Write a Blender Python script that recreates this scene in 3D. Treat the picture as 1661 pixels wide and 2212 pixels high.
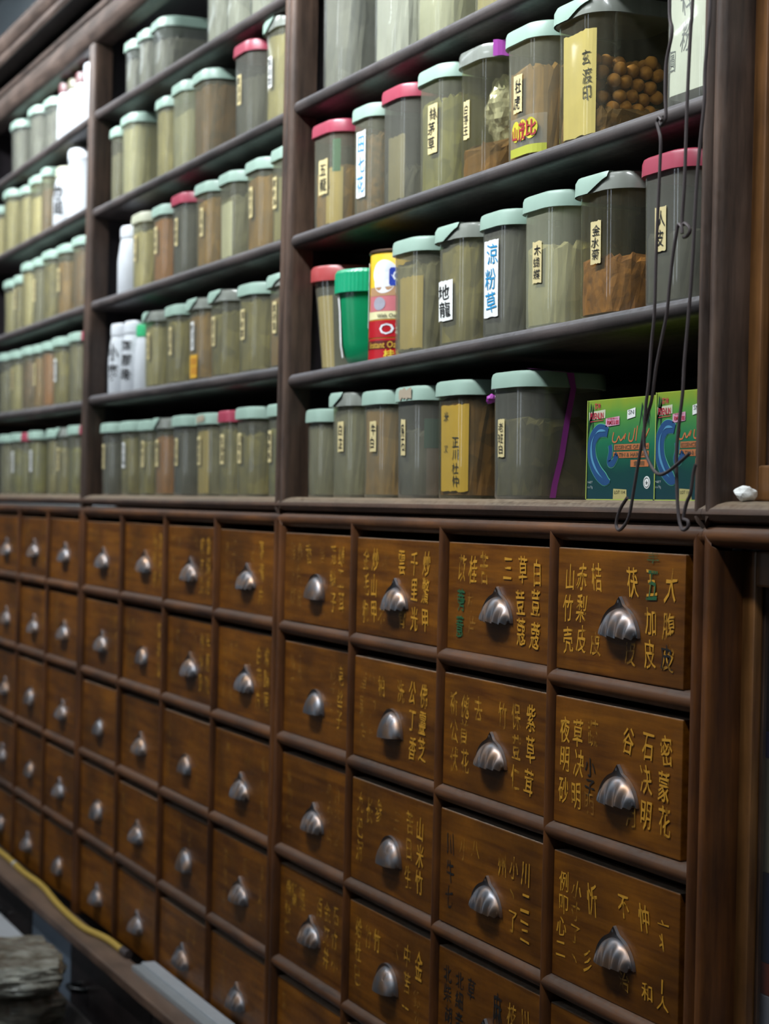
import bpy, bmesh, math, random
from mathutils import Vector, Matrix, noise

for o in list(bpy.data.objects):
    bpy.data.objects.remove(o)
SC = bpy.context.scene
COL = SC.collection
RNG = random.Random(7)
ZO = 1.45                      # height of the drawer rail datum above the floor

# ------------------------------------------------------------------ camera
def set_camera():
    yaw, pitch, roll = 1.1754, -0.0019, 0.0221
    f = Vector((-math.sin(yaw)*math.cos(pitch), math.cos(yaw)*math.cos(pitch), math.sin(pitch)))
    r = Vector((math.cos(yaw), math.sin(yaw), 0))
    u = r.cross(f)
    c, s = math.cos(roll), math.sin(roll)
    R = c*r + s*u
    U = -s*r + c*u
    cam = bpy.data.cameras.new('camera')
    cam.sensor_fit = 'VERTICAL'
    cam.sensor_height = 36.0
    cam.lens = 4300.0/2212.0*36.0
    cam.clip_start = 0.05
    cam.dof.use_dof = True
    cam.dof.focus_distance = 1.90
    cam.dof.aperture_fstop = 8.0
    o = bpy.data.objects.new('camera', cam)
    COL.objects.link(o)
    m = Matrix(((R.x, U.x, -f.x, 2.5474), (R.y, U.y, -f.y, -0.9071), (R.z, U.z, -f.z, 0.0401+ZO), (0, 0, 0, 1)))
    o.matrix_world = m
    SC.camera = o
set_camera()

# ------------------------------------------------------------------ world, exposure, lamps
SC.view_settings.view_transform = 'Standard'
SC.view_settings.look = 'None'
SC.view_settings.exposure = 0.0
SC.view_settings.gamma = 1.0
SC.view_settings.use_curve_mapping = False
SC.cycles.transparent_max_bounces = 24
W = bpy.data.worlds.new('world')
SC.world = W
W.use_nodes = True
W.node_tree.nodes['Background'].inputs[0].default_value = (0.55, 0.65, 0.8, 1)
W.node_tree.nodes['Background'].inputs[1].default_value = 0.15

LAMP_W = 21.0
LAMP_TILT = math.radians(56)
LAMPS = [(-3.0, -0.75, 0.7), (-1.3, -0.75, 1.0), (0.40, -0.75, 1.0), (2.10, -0.75, 0.75)]
LAMP_Z = 2.72
def area_lamp(name, loc, rot, sx, sy, watts, col, parent=None, tilt=0.0, spread=math.pi):
    L = bpy.data.lights.new(name, 'AREA')
    L.shape = 'RECTANGLE'; L.size = sx; L.size_y = sy
    L.energy = watts; L.color = col; L.spread = spread
    o = bpy.data.objects.new(name, L)
    COL.objects.link(o)
    o.location = loc; o.rotation_euler = (rot[0]+tilt, rot[1], rot[2])
    if parent: o.parent = parent
    return o

# ------------------------------------------------------------------ materials
MATS = {}
def mat(name):
    m = bpy.data.materials.new(name)
    m.use_nodes = True
    n = m.node_tree.nodes
    return m, n, m.node_tree.links, n['Principled BSDF']

def rgba(c): return (c[0], c[1], c[2], 1)

def plain(name, col, rough=0.5, metal=0.0, spec=0.5):
    if name in MATS: return MATS[name]
    m, n, l, p = mat(name)
    t = n.new('ShaderNodeTexNoise'); t.inputs['Scale'].default_value = 40; t.inputs['Detail'].default_value = 4
    co = n.new('ShaderNodeTexCoord'); l.new(co.outputs['Object'], t.inputs['Vector'])
    mx = n.new('ShaderNodeMix'); mx.data_type = 'RGBA'
    mx.inputs['A'].default_value = rgba([c*0.86 for c in col]); mx.inputs['B'].default_value = rgba([min(1, c*1.1) for c in col])
    l.new(t.outputs['Fac'], mx.inputs['Factor']); l.new(mx.outputs['Result'], p.inputs['Base Color'])
    p.inputs['Roughness'].default_value = rough; p.inputs['Metallic'].default_value = metal
    p.inputs['Specular IOR Level'].default_value = spec
    MATS[name] = m
    return m

def wood(name, dark, light, rough=0.4, dust=0.5, dustcol=(0.22, 0.21, 0.20), axis='X', coat=0.0, scale=1.0, worn=None, dmin=0.15, spec=0.5):
    """stained timber with stretched grain, scuffs and dust lying on its upward faces"""
    if name in MATS: return MATS[name]
    m, n, l, p = mat(name)
    co = n.new('ShaderNodeTexCoord'); inf = n.new('ShaderNodeObjectInfo')
    add = n.new('ShaderNodeVectorMath'); add.operation = 'ADD'
    mul = n.new('ShaderNodeVectorMath'); mul.operation = 'SCALE'; mul.inputs['Scale'].default_value = 7.0
    cmb = n.new('ShaderNodeCombineXYZ')
    for i in range(3): l.new(inf.outputs['Random'], cmb.inputs[i])
    l.new(cmb.outputs[0], mul.inputs[0]); l.new(co.outputs['Object'], add.inputs[0]); l.new(mul.outputs[0], add.inputs[1])
    mp = n.new('ShaderNodeMapping')
    s = {'X': (3, 40, 40), 'Z': (40, 40, 3), 'Y': (40, 3, 40)}[axis]
    mp.inputs['Scale'].default_value = [v*scale for v in s]
    l.new(add.outputs[0], mp.inputs['Vector'])
    t = n.new('ShaderNodeTexNoise'); t.inputs['Scale'].default_value = 2.2; t.inputs['Detail'].default_value = 6; t.inputs['Roughness'].default_value = 0.65
    l.new(mp.outputs[0], t.inputs['Vector'])
    r = n.new('ShaderNodeValToRGB'); r.color_ramp.elements[0].position = 0.32; r.color_ramp.elements[1].position = 0.72
    r.color_ramp.elements[0].color = rgba(dark); r.color_ramp.elements[1].color = rgba(light)
    l.new(t.outputs['Fac'], r.inputs['Fac'])
    # broad blotches of darker handling grime
    t2 = n.new('ShaderNodeTexNoise'); t2.inputs['Scale'].default_value = 9; t2.inputs['Detail'].default_value = 5
    l.new(add.outputs[0], t2.inputs['Vector'])
    r2 = n.new('ShaderNodeValToRGB'); r2.color_ramp.elements[0].position = 0.35; r2.color_ramp.elements[1].position = 0.65
    r2.color_ramp.elements[0].color = (0.55, 0.55, 0.55, 1); r2.color_ramp.elements[1].color = (1.1, 1.1, 1.1, 1)
    l.new(t2.outputs['Fac'], r2.inputs['Fac'])
    mm = n.new('ShaderNodeMix'); mm.data_type = 'RGBA'; mm.blend_type = 'MULTIPLY'; mm.inputs['Factor'].default_value = 1
    l.new(r.outputs['Color'], mm.inputs['A']); l.new(r2.outputs['Color'], mm.inputs['B'])
    last = mm.outputs['Result']
    t3 = n.new('ShaderNodeTexNoise'); t3.inputs['Scale'].default_value = 160; t3.inputs['Detail'].default_value = 4
    l.new(add.outputs[0], t3.inputs['Vector'])
    if worn:
        tw = n.new('ShaderNodeTexNoise'); tw.inputs['Scale'].default_value = 26; tw.inputs['Detail'].default_value = 6; tw.inputs['Roughness'].default_value = 0.7
        l.new(add.outputs[0], tw.inputs['Vector'])
        rw = n.new('ShaderNodeValToRGB'); rw.color_ramp.elements[0].position = 0.5; rw.color_ramp.elements[1].position = 0.68
        l.new(tw.outputs['Fac'], rw.inputs['Fac'])
        mw = n.new('ShaderNodeMix'); mw.data_type = 'RGBA'; mw.inputs['B'].default_value = rgba(worn)
        l.new(rw.outputs['Color'], mw.inputs['Factor']); l.new(last, mw.inputs['A']); last = mw.outputs['Result']
    if dust > 0:
        g = n.new('ShaderNodeNewGeometry'); sp = n.new('ShaderNodeSeparateXYZ'); l.new(g.outputs['True Normal'], sp.inputs[0])
        mr = n.new('ShaderNodeMapRange'); mr.inputs['From Min'].default_value = dmin; mr.inputs['From Max'].default_value = 0.9
        mr.inputs['To Max'].default_value = dust
        l.new(sp.outputs['Z'], mr.inputs['Value'])
        mu = n.new('ShaderNodeMath'); mu.operation = 'MULTIPLY'; l.new(mr.outputs[0], mu.inputs[0])
        rd = n.new('ShaderNodeMapRange'); rd.inputs['From Min'].default_value = 0.3; rd.inputs['From Max'].default_value = 0.6; rd.inputs['To Min'].default_value = 0.4
        l.new(t3.outputs['Fac'], rd.inputs['Value']); l.new(rd.outputs[0], mu.inputs[1])
        md = n.new('ShaderNodeMix'); md.data_type = 'RGBA'; md.inputs['B'].default_value = rgba(dustcol)
        l.new(mu.outputs[0], md.inputs['Factor']); l.new(last, md.inputs['A']); last = md.outputs['Result']
    l.new(last, p.inputs['Base Color'])
    rr = n.new('ShaderNodeMapRange'); rr.inputs['To Min'].default_value = rough-0.1; rr.inputs['To Max'].default_value = rough+0.15
    l.new(t3.outputs['Fac'], rr.inputs['Value']); l.new(rr.outputs[0], p.inputs['Roughness'])
    p.inputs['Specular IOR Level'].default_value = spec
    p.inputs['Coat Weight'].default_value = coat; p.inputs['Coat Roughness'].default_value = 0.25
    b = n.new('ShaderNodeBump'); b.inputs['Strength'].default_value = 0.12; b.inputs['Distance'].default_value = 0.002
    l.new(t.outputs['Fac'], b.inputs['Height']); l.new(b.outputs[0], p.inputs['Normal'])
    MATS[name] = m
    return m

M_SHELF = wood('shelf_timber', (0.024, 0.018, 0.017), (0.085, 0.065, 0.060), rough=0.5, dust=0.75, dustcol=(0.17, 0.17, 0.185))  # grey dust tone also paints the bluish highlight on the shelf noses
M_POST = wood('post_timber', (0.030, 0.017, 0.012), (0.14, 0.085, 0.058), rough=0.42, dust=0.3, axis='Z')
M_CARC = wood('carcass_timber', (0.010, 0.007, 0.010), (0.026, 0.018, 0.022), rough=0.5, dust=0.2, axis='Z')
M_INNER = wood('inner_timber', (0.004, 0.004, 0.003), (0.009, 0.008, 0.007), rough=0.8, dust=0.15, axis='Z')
M_DRAWER = wood('drawer_timber', (0.090, 0.025, 0.001), (0.25, 0.086, 0.004), rough=0.40, spec=0.32, dust=0.8, dustcol=(0.30, 0.25, 0.20))
M_RAIL = wood('rail_timber', (0.050, 0.017, 0.006), (0.17, 0.060, 0.012), rough=0.48, spec=0.38, dust=0.45, dustcol=(0.12, 0.10, 0.085))
M_DIV = wood('divider_timber', (0.055, 0.018, 0.006), (0.18, 0.062, 0.012), rough=0.45, spec=0.38, dust=0.4, axis='Z')
M_COUNTER = wood('counter_timber', (0.035, 0.016, 0.008), (0.11, 0.050, 0.024), rough=0.45, dust=0.75, dustcol=(0.30, 0.235, 0.16), dmin=0.55)
M_CROWN = wood('crown_timber', (0.040, 0.026, 0.020), (0.15, 0.105, 0.085), rough=0.4, dust=0.3)
M_DOORWOOD = wood('door_timber', (0.12, 0.048, 0.012), (0.27, 0.12, 0.036), rough=0.4, dust=0.3, axis='Z')
M_LEDGE = wood('ledge_timber', (0.10, 0.055, 0.035), (0.22, 0.13, 0.085), rough=0.45, dust=0.35, dustcol=(0.24, 0.18, 0.14))
M_BASE = wood('base_timber', (0.012, 0.008, 0.008), (0.035, 0.022, 0.020), rough=0.35, dust=0.2)

def plastic_body(name, tint=(0.88, 0.86, 0.66), milk=(0.36, 0.355, 0.27), fac=0.32, rough=0.25, streak=0.07):
    """aged clear plastic: tinted see-through shell with a milky film and glossy skin"""
    if name in MATS: return MATS[name]
    m, n, l, p = mat(name)
    out = n['Material Output']
    p.inputs['Base Color'].default_value = rgba(milk); p.inputs['Roughness'].default_value = rough
    p.inputs['Specular IOR Level'].default_value = 0.6
    tr = n.new('ShaderNodeBsdfTransparent'); tr.inputs[0].default_value = rgba(tint)
    mix = n.new('ShaderNodeMixShader')
    co = n.new('ShaderNodeTexCoord'); mp = n.new('ShaderNodeMapping'); mp.inputs['Scale'].default_value = (60, 60, 5)
    t = n.new('ShaderNodeTexNoise'); t.inputs['Scale'].default_value = 1.5; t.inputs['Detail'].default_value = 4
    l.new(co.outputs['Object'], mp.inputs[0]); l.new(mp.outputs[0], t.inputs['Vector'])
    mr = n.new('ShaderNodeMapRange'); mr.inputs['From Min'].default_value = 0.3; mr.inputs['From Max'].default_value = 0.75
    mr.inputs['To Min'].default_value = max(0, fac-streak); mr.inputs['To Max'].default_value = fac+streak
    l.new(t.outputs['Fac'], mr.inputs['Value']); l.new(mr.outputs[0], mix.inputs[0])
    l.new(tr.outputs[0], mix.inputs[1]); l.new(p.outputs[0], mix.inputs[2])
    gl = n.new('ShaderNodeBsdfGlossy'); gl.inputs['Roughness'].default_value = 0.08
    fr = n.new('ShaderNodeFresnel'); fr.inputs['IOR'].default_value = 1.45
    ge = n.new('ShaderNodeNewGeometry'); iv = n.new('ShaderNodeMath'); iv.operation = 'SUBTRACT'; iv.inputs[0].default_value = 1; l.new(ge.outputs['Backfacing'], iv.inputs[1])
    fm_ = n.new('ShaderNodeMath'); fm_.operation = 'MULTIPLY'; l.new(fr.outputs[0], fm_.inputs[0]); l.new(iv.outputs[0], fm_.inputs[1])
    m2 = n.new('ShaderNodeMixShader'); l.new(fm_.outputs[0], m2.inputs[0]); l.new(mix.outputs[0], m2.inputs[1]); l.new(gl.outputs[0], m2.inputs[2])
    l.new(m2.outputs[0], out.inputs['Surface'])
    MATS[name] = m
    return m
M_JAR = plastic_body('aged_plastic')
M_JARCLEAR = plastic_body('clear_plastic', (0.88, 0.89, 0.84), (0.40, 0.42, 0.38), 0.24)
M_JARTHIN = plastic_body('thin_plastic', (0.92, 0.90, 0.68), (0.34, 0.33, 0.24), 0.13, 0.2, 0.05)
M_BAGFILM = plastic_body('bag_film', (0.95, 0.95, 0.92), (0.75, 0.74, 0.68), 0.42, 0.18, 0.3)
M_JARMILK = plastic_body('milky_plastic', (0.86, 0.86, 0.70), (0.46, 0.47, 0.34), 0.45)
M_JARGREY = plastic_body('grey_plastic', (0.68, 0.68, 0.60), (0.25, 0.25, 0.21), 0.42)
M_FILM = plastic_body('clear_film', (0.95, 0.95, 0.9), (0.7, 0.7, 0.62), 0.16, 0.12)
M_MINT = plain('mint_lid', (0.31, 0.44, 0.365), 0.38)
M_RED = plain('red_lid', (0.36, 0.050, 0.085), 0.34)
M_CREAM = plain('cream_lid', (0.45, 0.46, 0.34), 0.4)
M_CLEARLID = plastic_body('clear_lid', (0.75, 0.78, 0.7), (0.40, 0.43, 0.38), 0.6)
M_WHITE = plain('white_plastic', (0.57, 0.60, 0.63), 0.35)
M_GREEN = plain('green_plastic', (0.004, 0.22, 0.085), 0.28)
M_INK = plain('black_ink', (0.012, 0.012, 0.012), 0.6)
M_BLUEINK = plain('blue_ink', (0.02, 0.28, 0.55), 0.6)
M_REDINK = plain('red_ink', (0.35, 0.02, 0.03), 0.5)
M_PAPER = plain('yellowed_paper', (0.62, 0.52, 0.26), 0.75)
M_PAPERW = plain('white_paper', (0.78, 0.79, 0.76), 0.7)
M_CARD = plain('tan_card', (0.55, 0.42, 0.16), 0.75)
M_PURPLE = plain('purple_ribbon', (0.36, 0.06, 0.36), 0.35)
M_WIRE = plain('dark_wire', (0.085, 0.068, 0.068), 0.45, 0.15)
M_GOLD = None

def metal_handle():
    m, n, l, p = mat('tarnished_metal')
    t = n.new('ShaderNodeTexNoise'); t.inputs['Scale'].default_value = 55; t.inputs['Detail'].default_value = 3
    inf = n.new('ShaderNodeObjectInfo'); co = n.new('ShaderNodeTexCoord')
    ad = n.new('ShaderNodeVectorMath'); ad.operation = 'ADD'; l.new(co.outputs['Object'], ad.inputs[0]); l.new(inf.outputs['Random'], ad.inputs[1])
    l.new(ad.outputs[0], t.inputs['Vector'])
    r = n.new('ShaderNodeValToRGB'); r.color_ramp.elements[0].position = 0.40; r.color_ramp.elements[1].position = 0.66
    r.color_ramp.elements[0].color = (0.20, 0.20, 0.215, 1); r.color_ramp.elements[1].color = (0.32, 0.20, 0.13, 1)
    l.new(t.outputs['Fac'], r.inputs[0]); l.new(r.outputs[0], p.inputs['Base Color'])
    p.inputs['Metallic'].default_value = 0.85; p.inputs['Roughness'].default_value = 0.42
    return m
M_HANDLE = metal_handle()

def worn_paint(name, col, lo, hi):
    """old brushed lettering, flaked away in patches so the wood shows through"""
    m, n, l, p = mat(name)
    out = n['Material Output']
    p.inputs['Base Color'].default_value = rgba(col); p.inputs['Roughness'].default_value = 0.5
    inf = n.new('ShaderNodeObjectInfo'); co = n.new('ShaderNodeTexCoord')
    ad = n.new('ShaderNodeVectorMath'); ad.operation = 'ADD'; l.new(co.outputs['Object'], ad.inputs[0]); l.new(inf.outputs['Random'], ad.inputs[1])
    t = n.new('ShaderNodeTexNoise'); t.inputs['Scale'].default_value = 85; t.inputs['Detail'].default_value = 5; l.new(ad.outputs[0], t.inputs['Vector'])
    mr = n.new('ShaderNodeMapRange'); mr.inputs['From Min'].default_value = lo; mr.inputs['From Max'].default_value = hi
    l.new(t.outputs['Fac'], mr.inputs['Value'])
    tr = n.new('ShaderNodeBsdfTransparent'); mx = n.new('ShaderNodeMixShader')
    l.new(mr.outputs[0], mx.inputs[0]); l.new(tr.outputs[0], mx.inputs[1]); l.new(p.outputs[0], mx.inputs[2]); l.new(mx.outputs[0], out.inputs['Surface'])
    return m
M_GOLD = worn_paint('gold_paint', (0.56, 0.27, 0.020), 0.28, 0.42)
M_GOLDWORN = worn_paint('worn_gold_paint', (0.52, 0.25, 0.02), 0.36, 0.60)
M_GOLDFAINT = worn_paint('faint_gold_paint', (0.40, 0.18, 0.02), 0.44, 0.78)
M_GREENPAINT = worn_paint('green_paint', (0.02, 0.10, 0.035), 0.25, 0.5)
M_BLACKPAINT = worn_paint('black_paint', (0.010, 0.009, 0.008), 0.25, 0.45)

def herb(name, c1, c2, scale=70, bump=0.6):
    if name in MATS: return MATS[name]
    m, n, l, p = mat(name)
    co = n.new('ShaderNodeTexCoord'); inf = n.new('ShaderNodeObjectInfo')
    ad = n.new('ShaderNodeVectorMath'); ad.operation = 'ADD'; l.new(co.outputs['Object'], ad.inputs[0]); l.new(inf.outputs['Random'], ad.inputs[1])
    v = n.new('ShaderNodeTexVoronoi'); v.inputs['Scale'].default_value = scale; l.new(ad.outputs[0], v.inputs['Vector'])
    t = n.new('ShaderNodeTexNoise'); t.inputs['Scale'].default_value = scale*0.35; t.inputs['Detail'].default_value = 6; t.inputs['Distortion'].default_value = 1.2
    l.new(ad.outputs[0], t.inputs['Vector'])
    mx = n.new('ShaderNodeMix'); mx.data_type = 'RGBA'; mx.inputs['Factor'].default_value = 0.72
    l.new(v.outputs['Color'], mx.inputs['A']); l.new(t.outputs['Color'], mx.inputs['B'])
    bw = n.new('ShaderNodeRGBToBW'); l.new(mx.outputs['Result'], bw.inputs[0])
    r = n.new('ShaderNodeValToRGB'); r.color_ramp.elements[0].position = 0.25; r.color_ramp.elements[1].position = 0.75
    r.color_ramp.elements[0].color = rgba([min(1, c*1.35) for c in c1]); r.color_ramp.elements[1].color = rgba([min(1, c*1.35) for c in c2])
    l.new(bw.outputs[0], r.inputs[0]); l.new(r.outputs[0], p.inputs['Base Color'])
    p.inputs['Roughness'].default_value = 0.85
    b = n.new('ShaderNodeBump'); b.inputs['Strength'].default_value = bump; b.inputs['Distance'].default_value = 0.004
    l.new(bw.outputs[0], b.inputs['Height']); l.new(b.outputs[0], p.inputs['Normal'])
    MATS[name] = m
    return m
HERBS = {   # key: (words for labels, dark, light, grain)
 'olive':  ('olive herbs', (0.045, 0.040, 0.012), (0.26, 0.22, 0.075), 45),
 'amber':  ('amber root slices', (0.10, 0.045, 0.006), (0.32, 0.17, 0.035), 40),
 'orange': ('rust orange powder', (0.22, 0.070, 0.008), (0.34, 0.12, 0.015), 90),
 'brown':  ('brown bark shreds', (0.020, 0.010, 0.004), (0.19, 0.085, 0.022), 45),
 'seed':   ('dark brown seeds', (0.022, 0.012, 0.006), (0.17, 0.085, 0.030), 170),
 'reddish': ('reddish brown granules', (0.07, 0.022, 0.006), (0.27, 0.11, 0.025), 150),
 'pale':   ('pale straw slices', (0.20, 0.18, 0.10), (0.36, 0.325, 0.19), 30),
 'cream':  ('cream coloured slices', (0.28, 0.25, 0.14), (0.47, 0.42, 0.26), 28),
 'grey':   ('grey fibrous herbs', (0.045, 0.042, 0.032), (0.22, 0.205, 0.15), 55),
 'green':  ('mossy green herbs', (0.040, 0.044, 0.012), (0.22, 0.21, 0.06), 50),
 'ash':  ('pale grey flakes', (0.19, 0.19, 0.155), (0.35, 0.35, 0.29), 30),
 'smoke':  ('smoky grey herbs', (0.075, 0.072, 0.058), (0.17, 0.165, 0.13), 40),
}
def herb_mat(k):
    w, a, b, s = HERBS[k]
    return herb('herb_'+k, a, b, s)

# ------------------------------------------------------------------ object helpers
def obj(name, verts, faces, material, parent=None, loc=(0, 0, 0), smooth=False, mats=None, fm=None):
    me = bpy.data.meshes.new(name)
    me.from_pydata([tuple(v) for v in verts], [], faces)
    bm = bmesh.new(); bm.from_mesh(me)
    bmesh.ops.recalc_face_normals(bm, faces=bm.faces)
    bm.to_mesh(me); bm.free()
    for m_ in (mats or [material]): me.materials.append(m_)
    if fm:
        for p, i in zip(me.polygons, fm): p.material_index = i
    if smooth:
        me.polygons.foreach_set('use_smooth', [True]*len(me.polygons))
        me.set_sharp_from_angle(angle=math.radians(38))
    o = bpy.data.objects.new(name, me)
    COL.objects.link(o)
    o.location = loc
    if parent: o.parent = parent
    return o

def tag(o, label=None, cat=None, group=None, kind=None):
    if label: o['label'] = label
    if cat: o['category'] = cat
    if group: o['group'] = group
    if kind: o['kind'] = kind
    return o

def thing(name, loc, label, cat, group=None, rz=0):
    o = bpy.data.objects.new(name, None)
    COL.objects.link(o)
    o.location = loc; o.rotation_euler = (0, 0, rz); o.empty_display_size = 0.05
    return tag(o, label, cat, group)

class MB:
    def __init__(s): s.v = []; s.f = []
    def add(s, v, f):
        b = len(s.v); s.v += [tuple(x) for x in v]; s.f += [tuple(i+b for i in q) for q in f]
    def box(s, x0, x1, y0, y1, z0, z1, bev=0.0):
        if bev <= 0:
            v = [(x, y, z) for x in (x0, x1) for y in (y0, y1) for z in (z0, z1)]
            s.add(v, [(0, 1, 3, 2), (4, 6, 7, 5), (0, 4, 5, 1), (2, 3, 7, 6), (0, 2, 6, 4), (1, 5, 7, 3)])
            return
        bm = bmesh.new(); bmesh.ops.create_cube(bm, size=1)
        for v in bm.verts:
            v.co = ((x0+x1)/2+v.co.x*(x1-x0), (y0+y1)/2+v.co.y*(y1-y0), (z0+z1)/2+v.co.z*(z1-z0))
        bmesh.ops.bevel(bm, geom=list(bm.edges), offset=bev, segments=2, affect='EDGES', profile=0.6)
        bm.verts.index_update()
        s.add([v.co.copy() for v in bm.verts], [tuple(v.index for v in f.verts) for f in bm.faces]); bm.free()
    def sweep(s, prof, axis, a0, a1, point0=0.0, point1=0.0, cx=0.0, z0=0.0, z1=0.0, n=1):
        """extrude an open/closed profile; axis 'X': prof=(y,z) ; axis 'Z': prof=(x,y). point: pointed ends"""
        k = len(prof); vs = []
        for j in range(n+1):
            t = j/n
            a = a0+(a1-a0)*t
            for p in prof:
                if axis == 'X': vs.append((a, p[0], p[1]+z0+(z1-z0)*t))
                else:
                    e = point0 if j == 0 else (point1 if j == n else 0)
                    vs.append((cx+p[0], p[1], a+abs(p[0])*e))
        fs = []
        for j in range(n):
            for i in range(k):
                i2 = (i+1) % k
                fs.append((j*k+i, j*k+i2, (j+1)*k+i2, (j+1)*k+i))
        fs.append(tuple(range(k))); fs.append(tuple(range(n*k, n*k+k)))
        s.add(vs, fs)
    def lathe(s, prof, cx=0, cy=0, seg=40, ribs=0, ribamp=0.0):
        k = len(prof); vs = []
        for i in range(seg):
            a = 2*math.pi*i/seg
            for (r, z) in prof:
                vs.append((cx+r*math.cos(a), cy+r*math.sin(a), z))
        fs = [(i*k+j, ((i+1) % seg)*k+j, ((i+1) % seg)*k+j+1, i*k+j+1) for i in range(seg) for j in range(k-1)]
        fs.append(tuple(i*k for i in range(seg))); fs.append(tuple(i*k+k-1 for i in range(seg)))
        s.add(vs, fs)
    def tube(s, pts, r, seg=8):
        P = [Vector(p) for p in pts]; vs = []; prev = None
        for i, p in enumerate(P):
            t = (P[min(i+1, len(P)-1)]-P[max(i-1, 0)]).normalized()
            a = prev if prev else (Vector((0, 1, 0)) if abs(t.y) < 0.9 else Vector((1, 0, 0)))
            u = (a-t*a.dot(t)).normalized(); prev = u; w = t.cross(u)
            for j in range(seg):
                th = 2*math.pi*j/seg
                vs.append(p+(u*math.cos(th)+w*math.sin(th))*r)
        n = len(P)
        fs = [(i*seg+j, i*seg+(j+1) % seg, (i+1)*seg+(j+1) % seg, (i+1)*seg+j) for i in range(n-1) for j in range(seg)]
        fs.append(tuple(range(seg))); fs.append(tuple(range((n-1)*seg, n*seg)))
        s.add(vs, fs)
    def build(s, name, m, parent=None, loc=(0, 0, 0), smooth=False):
        return obj(name, s.v, s.f, m, parent, loc, smooth)

def spline(pts, n=6):
    P = [Vector(p) for p in pts]; out = []
    for i in range(len(P)-1):
        a, b, c, d = P[max(i-1, 0)], P[i], P[i+1], P[min(i+2, len(P)-1)]
        for j in range(n):
            t = j/n
            out.append(0.5*((2*b)+(c-a)*t+(2*a-5*b+4*c-d)*t*t+(3*b-a-3*c+d)*t**3))
    out.append(P[-1]); return out

# ------------------------------------------------------------------ lettering
GLYPH = {}
def glyph(ch, weight=0.0):
    key = (ch, weight)
    if key in GLYPH: return GLYPH[key]
    c = bpy.data.curves.new('g', 'FONT'); c.body = ch; c.resolution_u = 2; c.offset = weight
    o = bpy.data.objects.new('g', c); COL.objects.link(o)
    dg = bpy.context.evaluated_depsgraph_get()
    me = o.evaluated_get(dg).to_mesh()
    vs = [(v.co.x, v.co.y) for v in me.vertices]; fs = [tuple(p.vertices) for p in me.polygons]
    o.evaluated_get(dg).to_mesh_clear()
    bpy.data.objects.remove(o); bpy.data.curves.remove(c)
    if vs:
        xs = [v[0] for v in vs]; ys = [v[1] for v in vs]
        bb = (min(xs), max(xs), min(ys), max(ys))
    else: bb = (0, 0.5, 0, 0.5)
    GLYPH[key] = (vs, fs, bb)
    return GLYPH[key]

def put(G, text, cx, cy, w, h, weight=0.0, shear=0.0, rot=0.0):
    """fit one string, centred on cx, cy in a w by h box, into the flat letter list G"""
    vs, fs, bb = glyph(text, weight)
    if not vs: return
    sx = w/max(bb[1]-bb[0], 1e-4); sy = h/max(bb[3]-bb[2], 1e-4)
    if len(text) == 1 and ord(text[0]) > 0x2000:
        sx = w/0.92; sy = h/0.92; ox, oy = 0.5*(bb[0]+bb[1]), 0.5*(bb[2]+bb[3])
    else: ox, oy = 0.5*(bb[0]+bb[1]), 0.5*(bb[2]+bb[3])
    b = len(G[0]); c, s = math.cos(rot), math.sin(rot); single = len(text) == 1 and ord(text) > 0x2e00
    for x, y in vs:
        x = (x-ox)*sx; y = (y-oy)*sy; x += shear*y
        if single:            # uneven hand of a brush
            q = Vector((x/w*2.6+cx*91, y/h*2.6+cy*77, 0))
            x += w*0.085*noise.noise(q); y += h*0.075*noise.noise(q+Vector((9, 4, 2)))
        G[0].append((cx+x*c-y*s, cy+x*s+y*c))
    G[1].extend([tuple(i+b for i in f) for f in fs])

def column(G, text, cx, ztop, zbot, w, weight=0.0, jitter=0.0, rng=None):
    n = len(text); step = (ztop-zbot)/n
    for i, ch in enumerate(text):
        if ch in ' ·': continue
        j = (lambda a: (rng.uniform(-a, a) if rng else 0))
        put(G, ch, cx+j(jitter*w), ztop-step*(i+0.5)+j(jitter*step*0.3), w, step*0.86, weight, j(jitter*1.2), j(jitter*0.4))

def flat_letters(name, G, m, parent, y, loc=(0, 0, 0)):
    if not G[0]: return None
    return obj(name, [(a, y, b) for a, b in G[0]], G[1], m, parent, loc)

# ------------------------------------------------------------------ room
def structure(name, x0, x1, y0, y1, z0, z1, m):
    b = MB(); b.box(x0, x1, y0, y1, z0, z1)
    o = b.build(name, m); o['kind'] = 'structure'
    return o
M_WALL = plain('grey_plaster', (0.70, 0.76, 0.79), 0.8)
M_CEIL = plain('ceiling_paint', (0.70, 0.75, 0.77), 0.8)
M_FLOOR = plain('cement_floor', (0.05, 0.048, 0.045), 0.5)
structure('floor', -7, 5, -4.2, 0.5, -0.1, 0, M_FLOOR)
structure('ceiling', -7, 5, -4.2, 0.5, 3.1, 3.2, M_CEIL)
structure('wall_back', -7, 5, 0.4, 0.5, 0, 3.1, M_WALL)
structure('wall_left', -7.1, -7, -4.2, 0.5, 0, 3.1, M_WALL)
structure('wall_right', 5, 5.1, -4.2, 0.5, 0, 3.1, M_WALL)
structure('wall_front', -7, 5, -4.3, -4.2, 0, 3.1, plain('dark_panelling', (0.06, 0.05, 0.045), 0.6))

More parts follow.
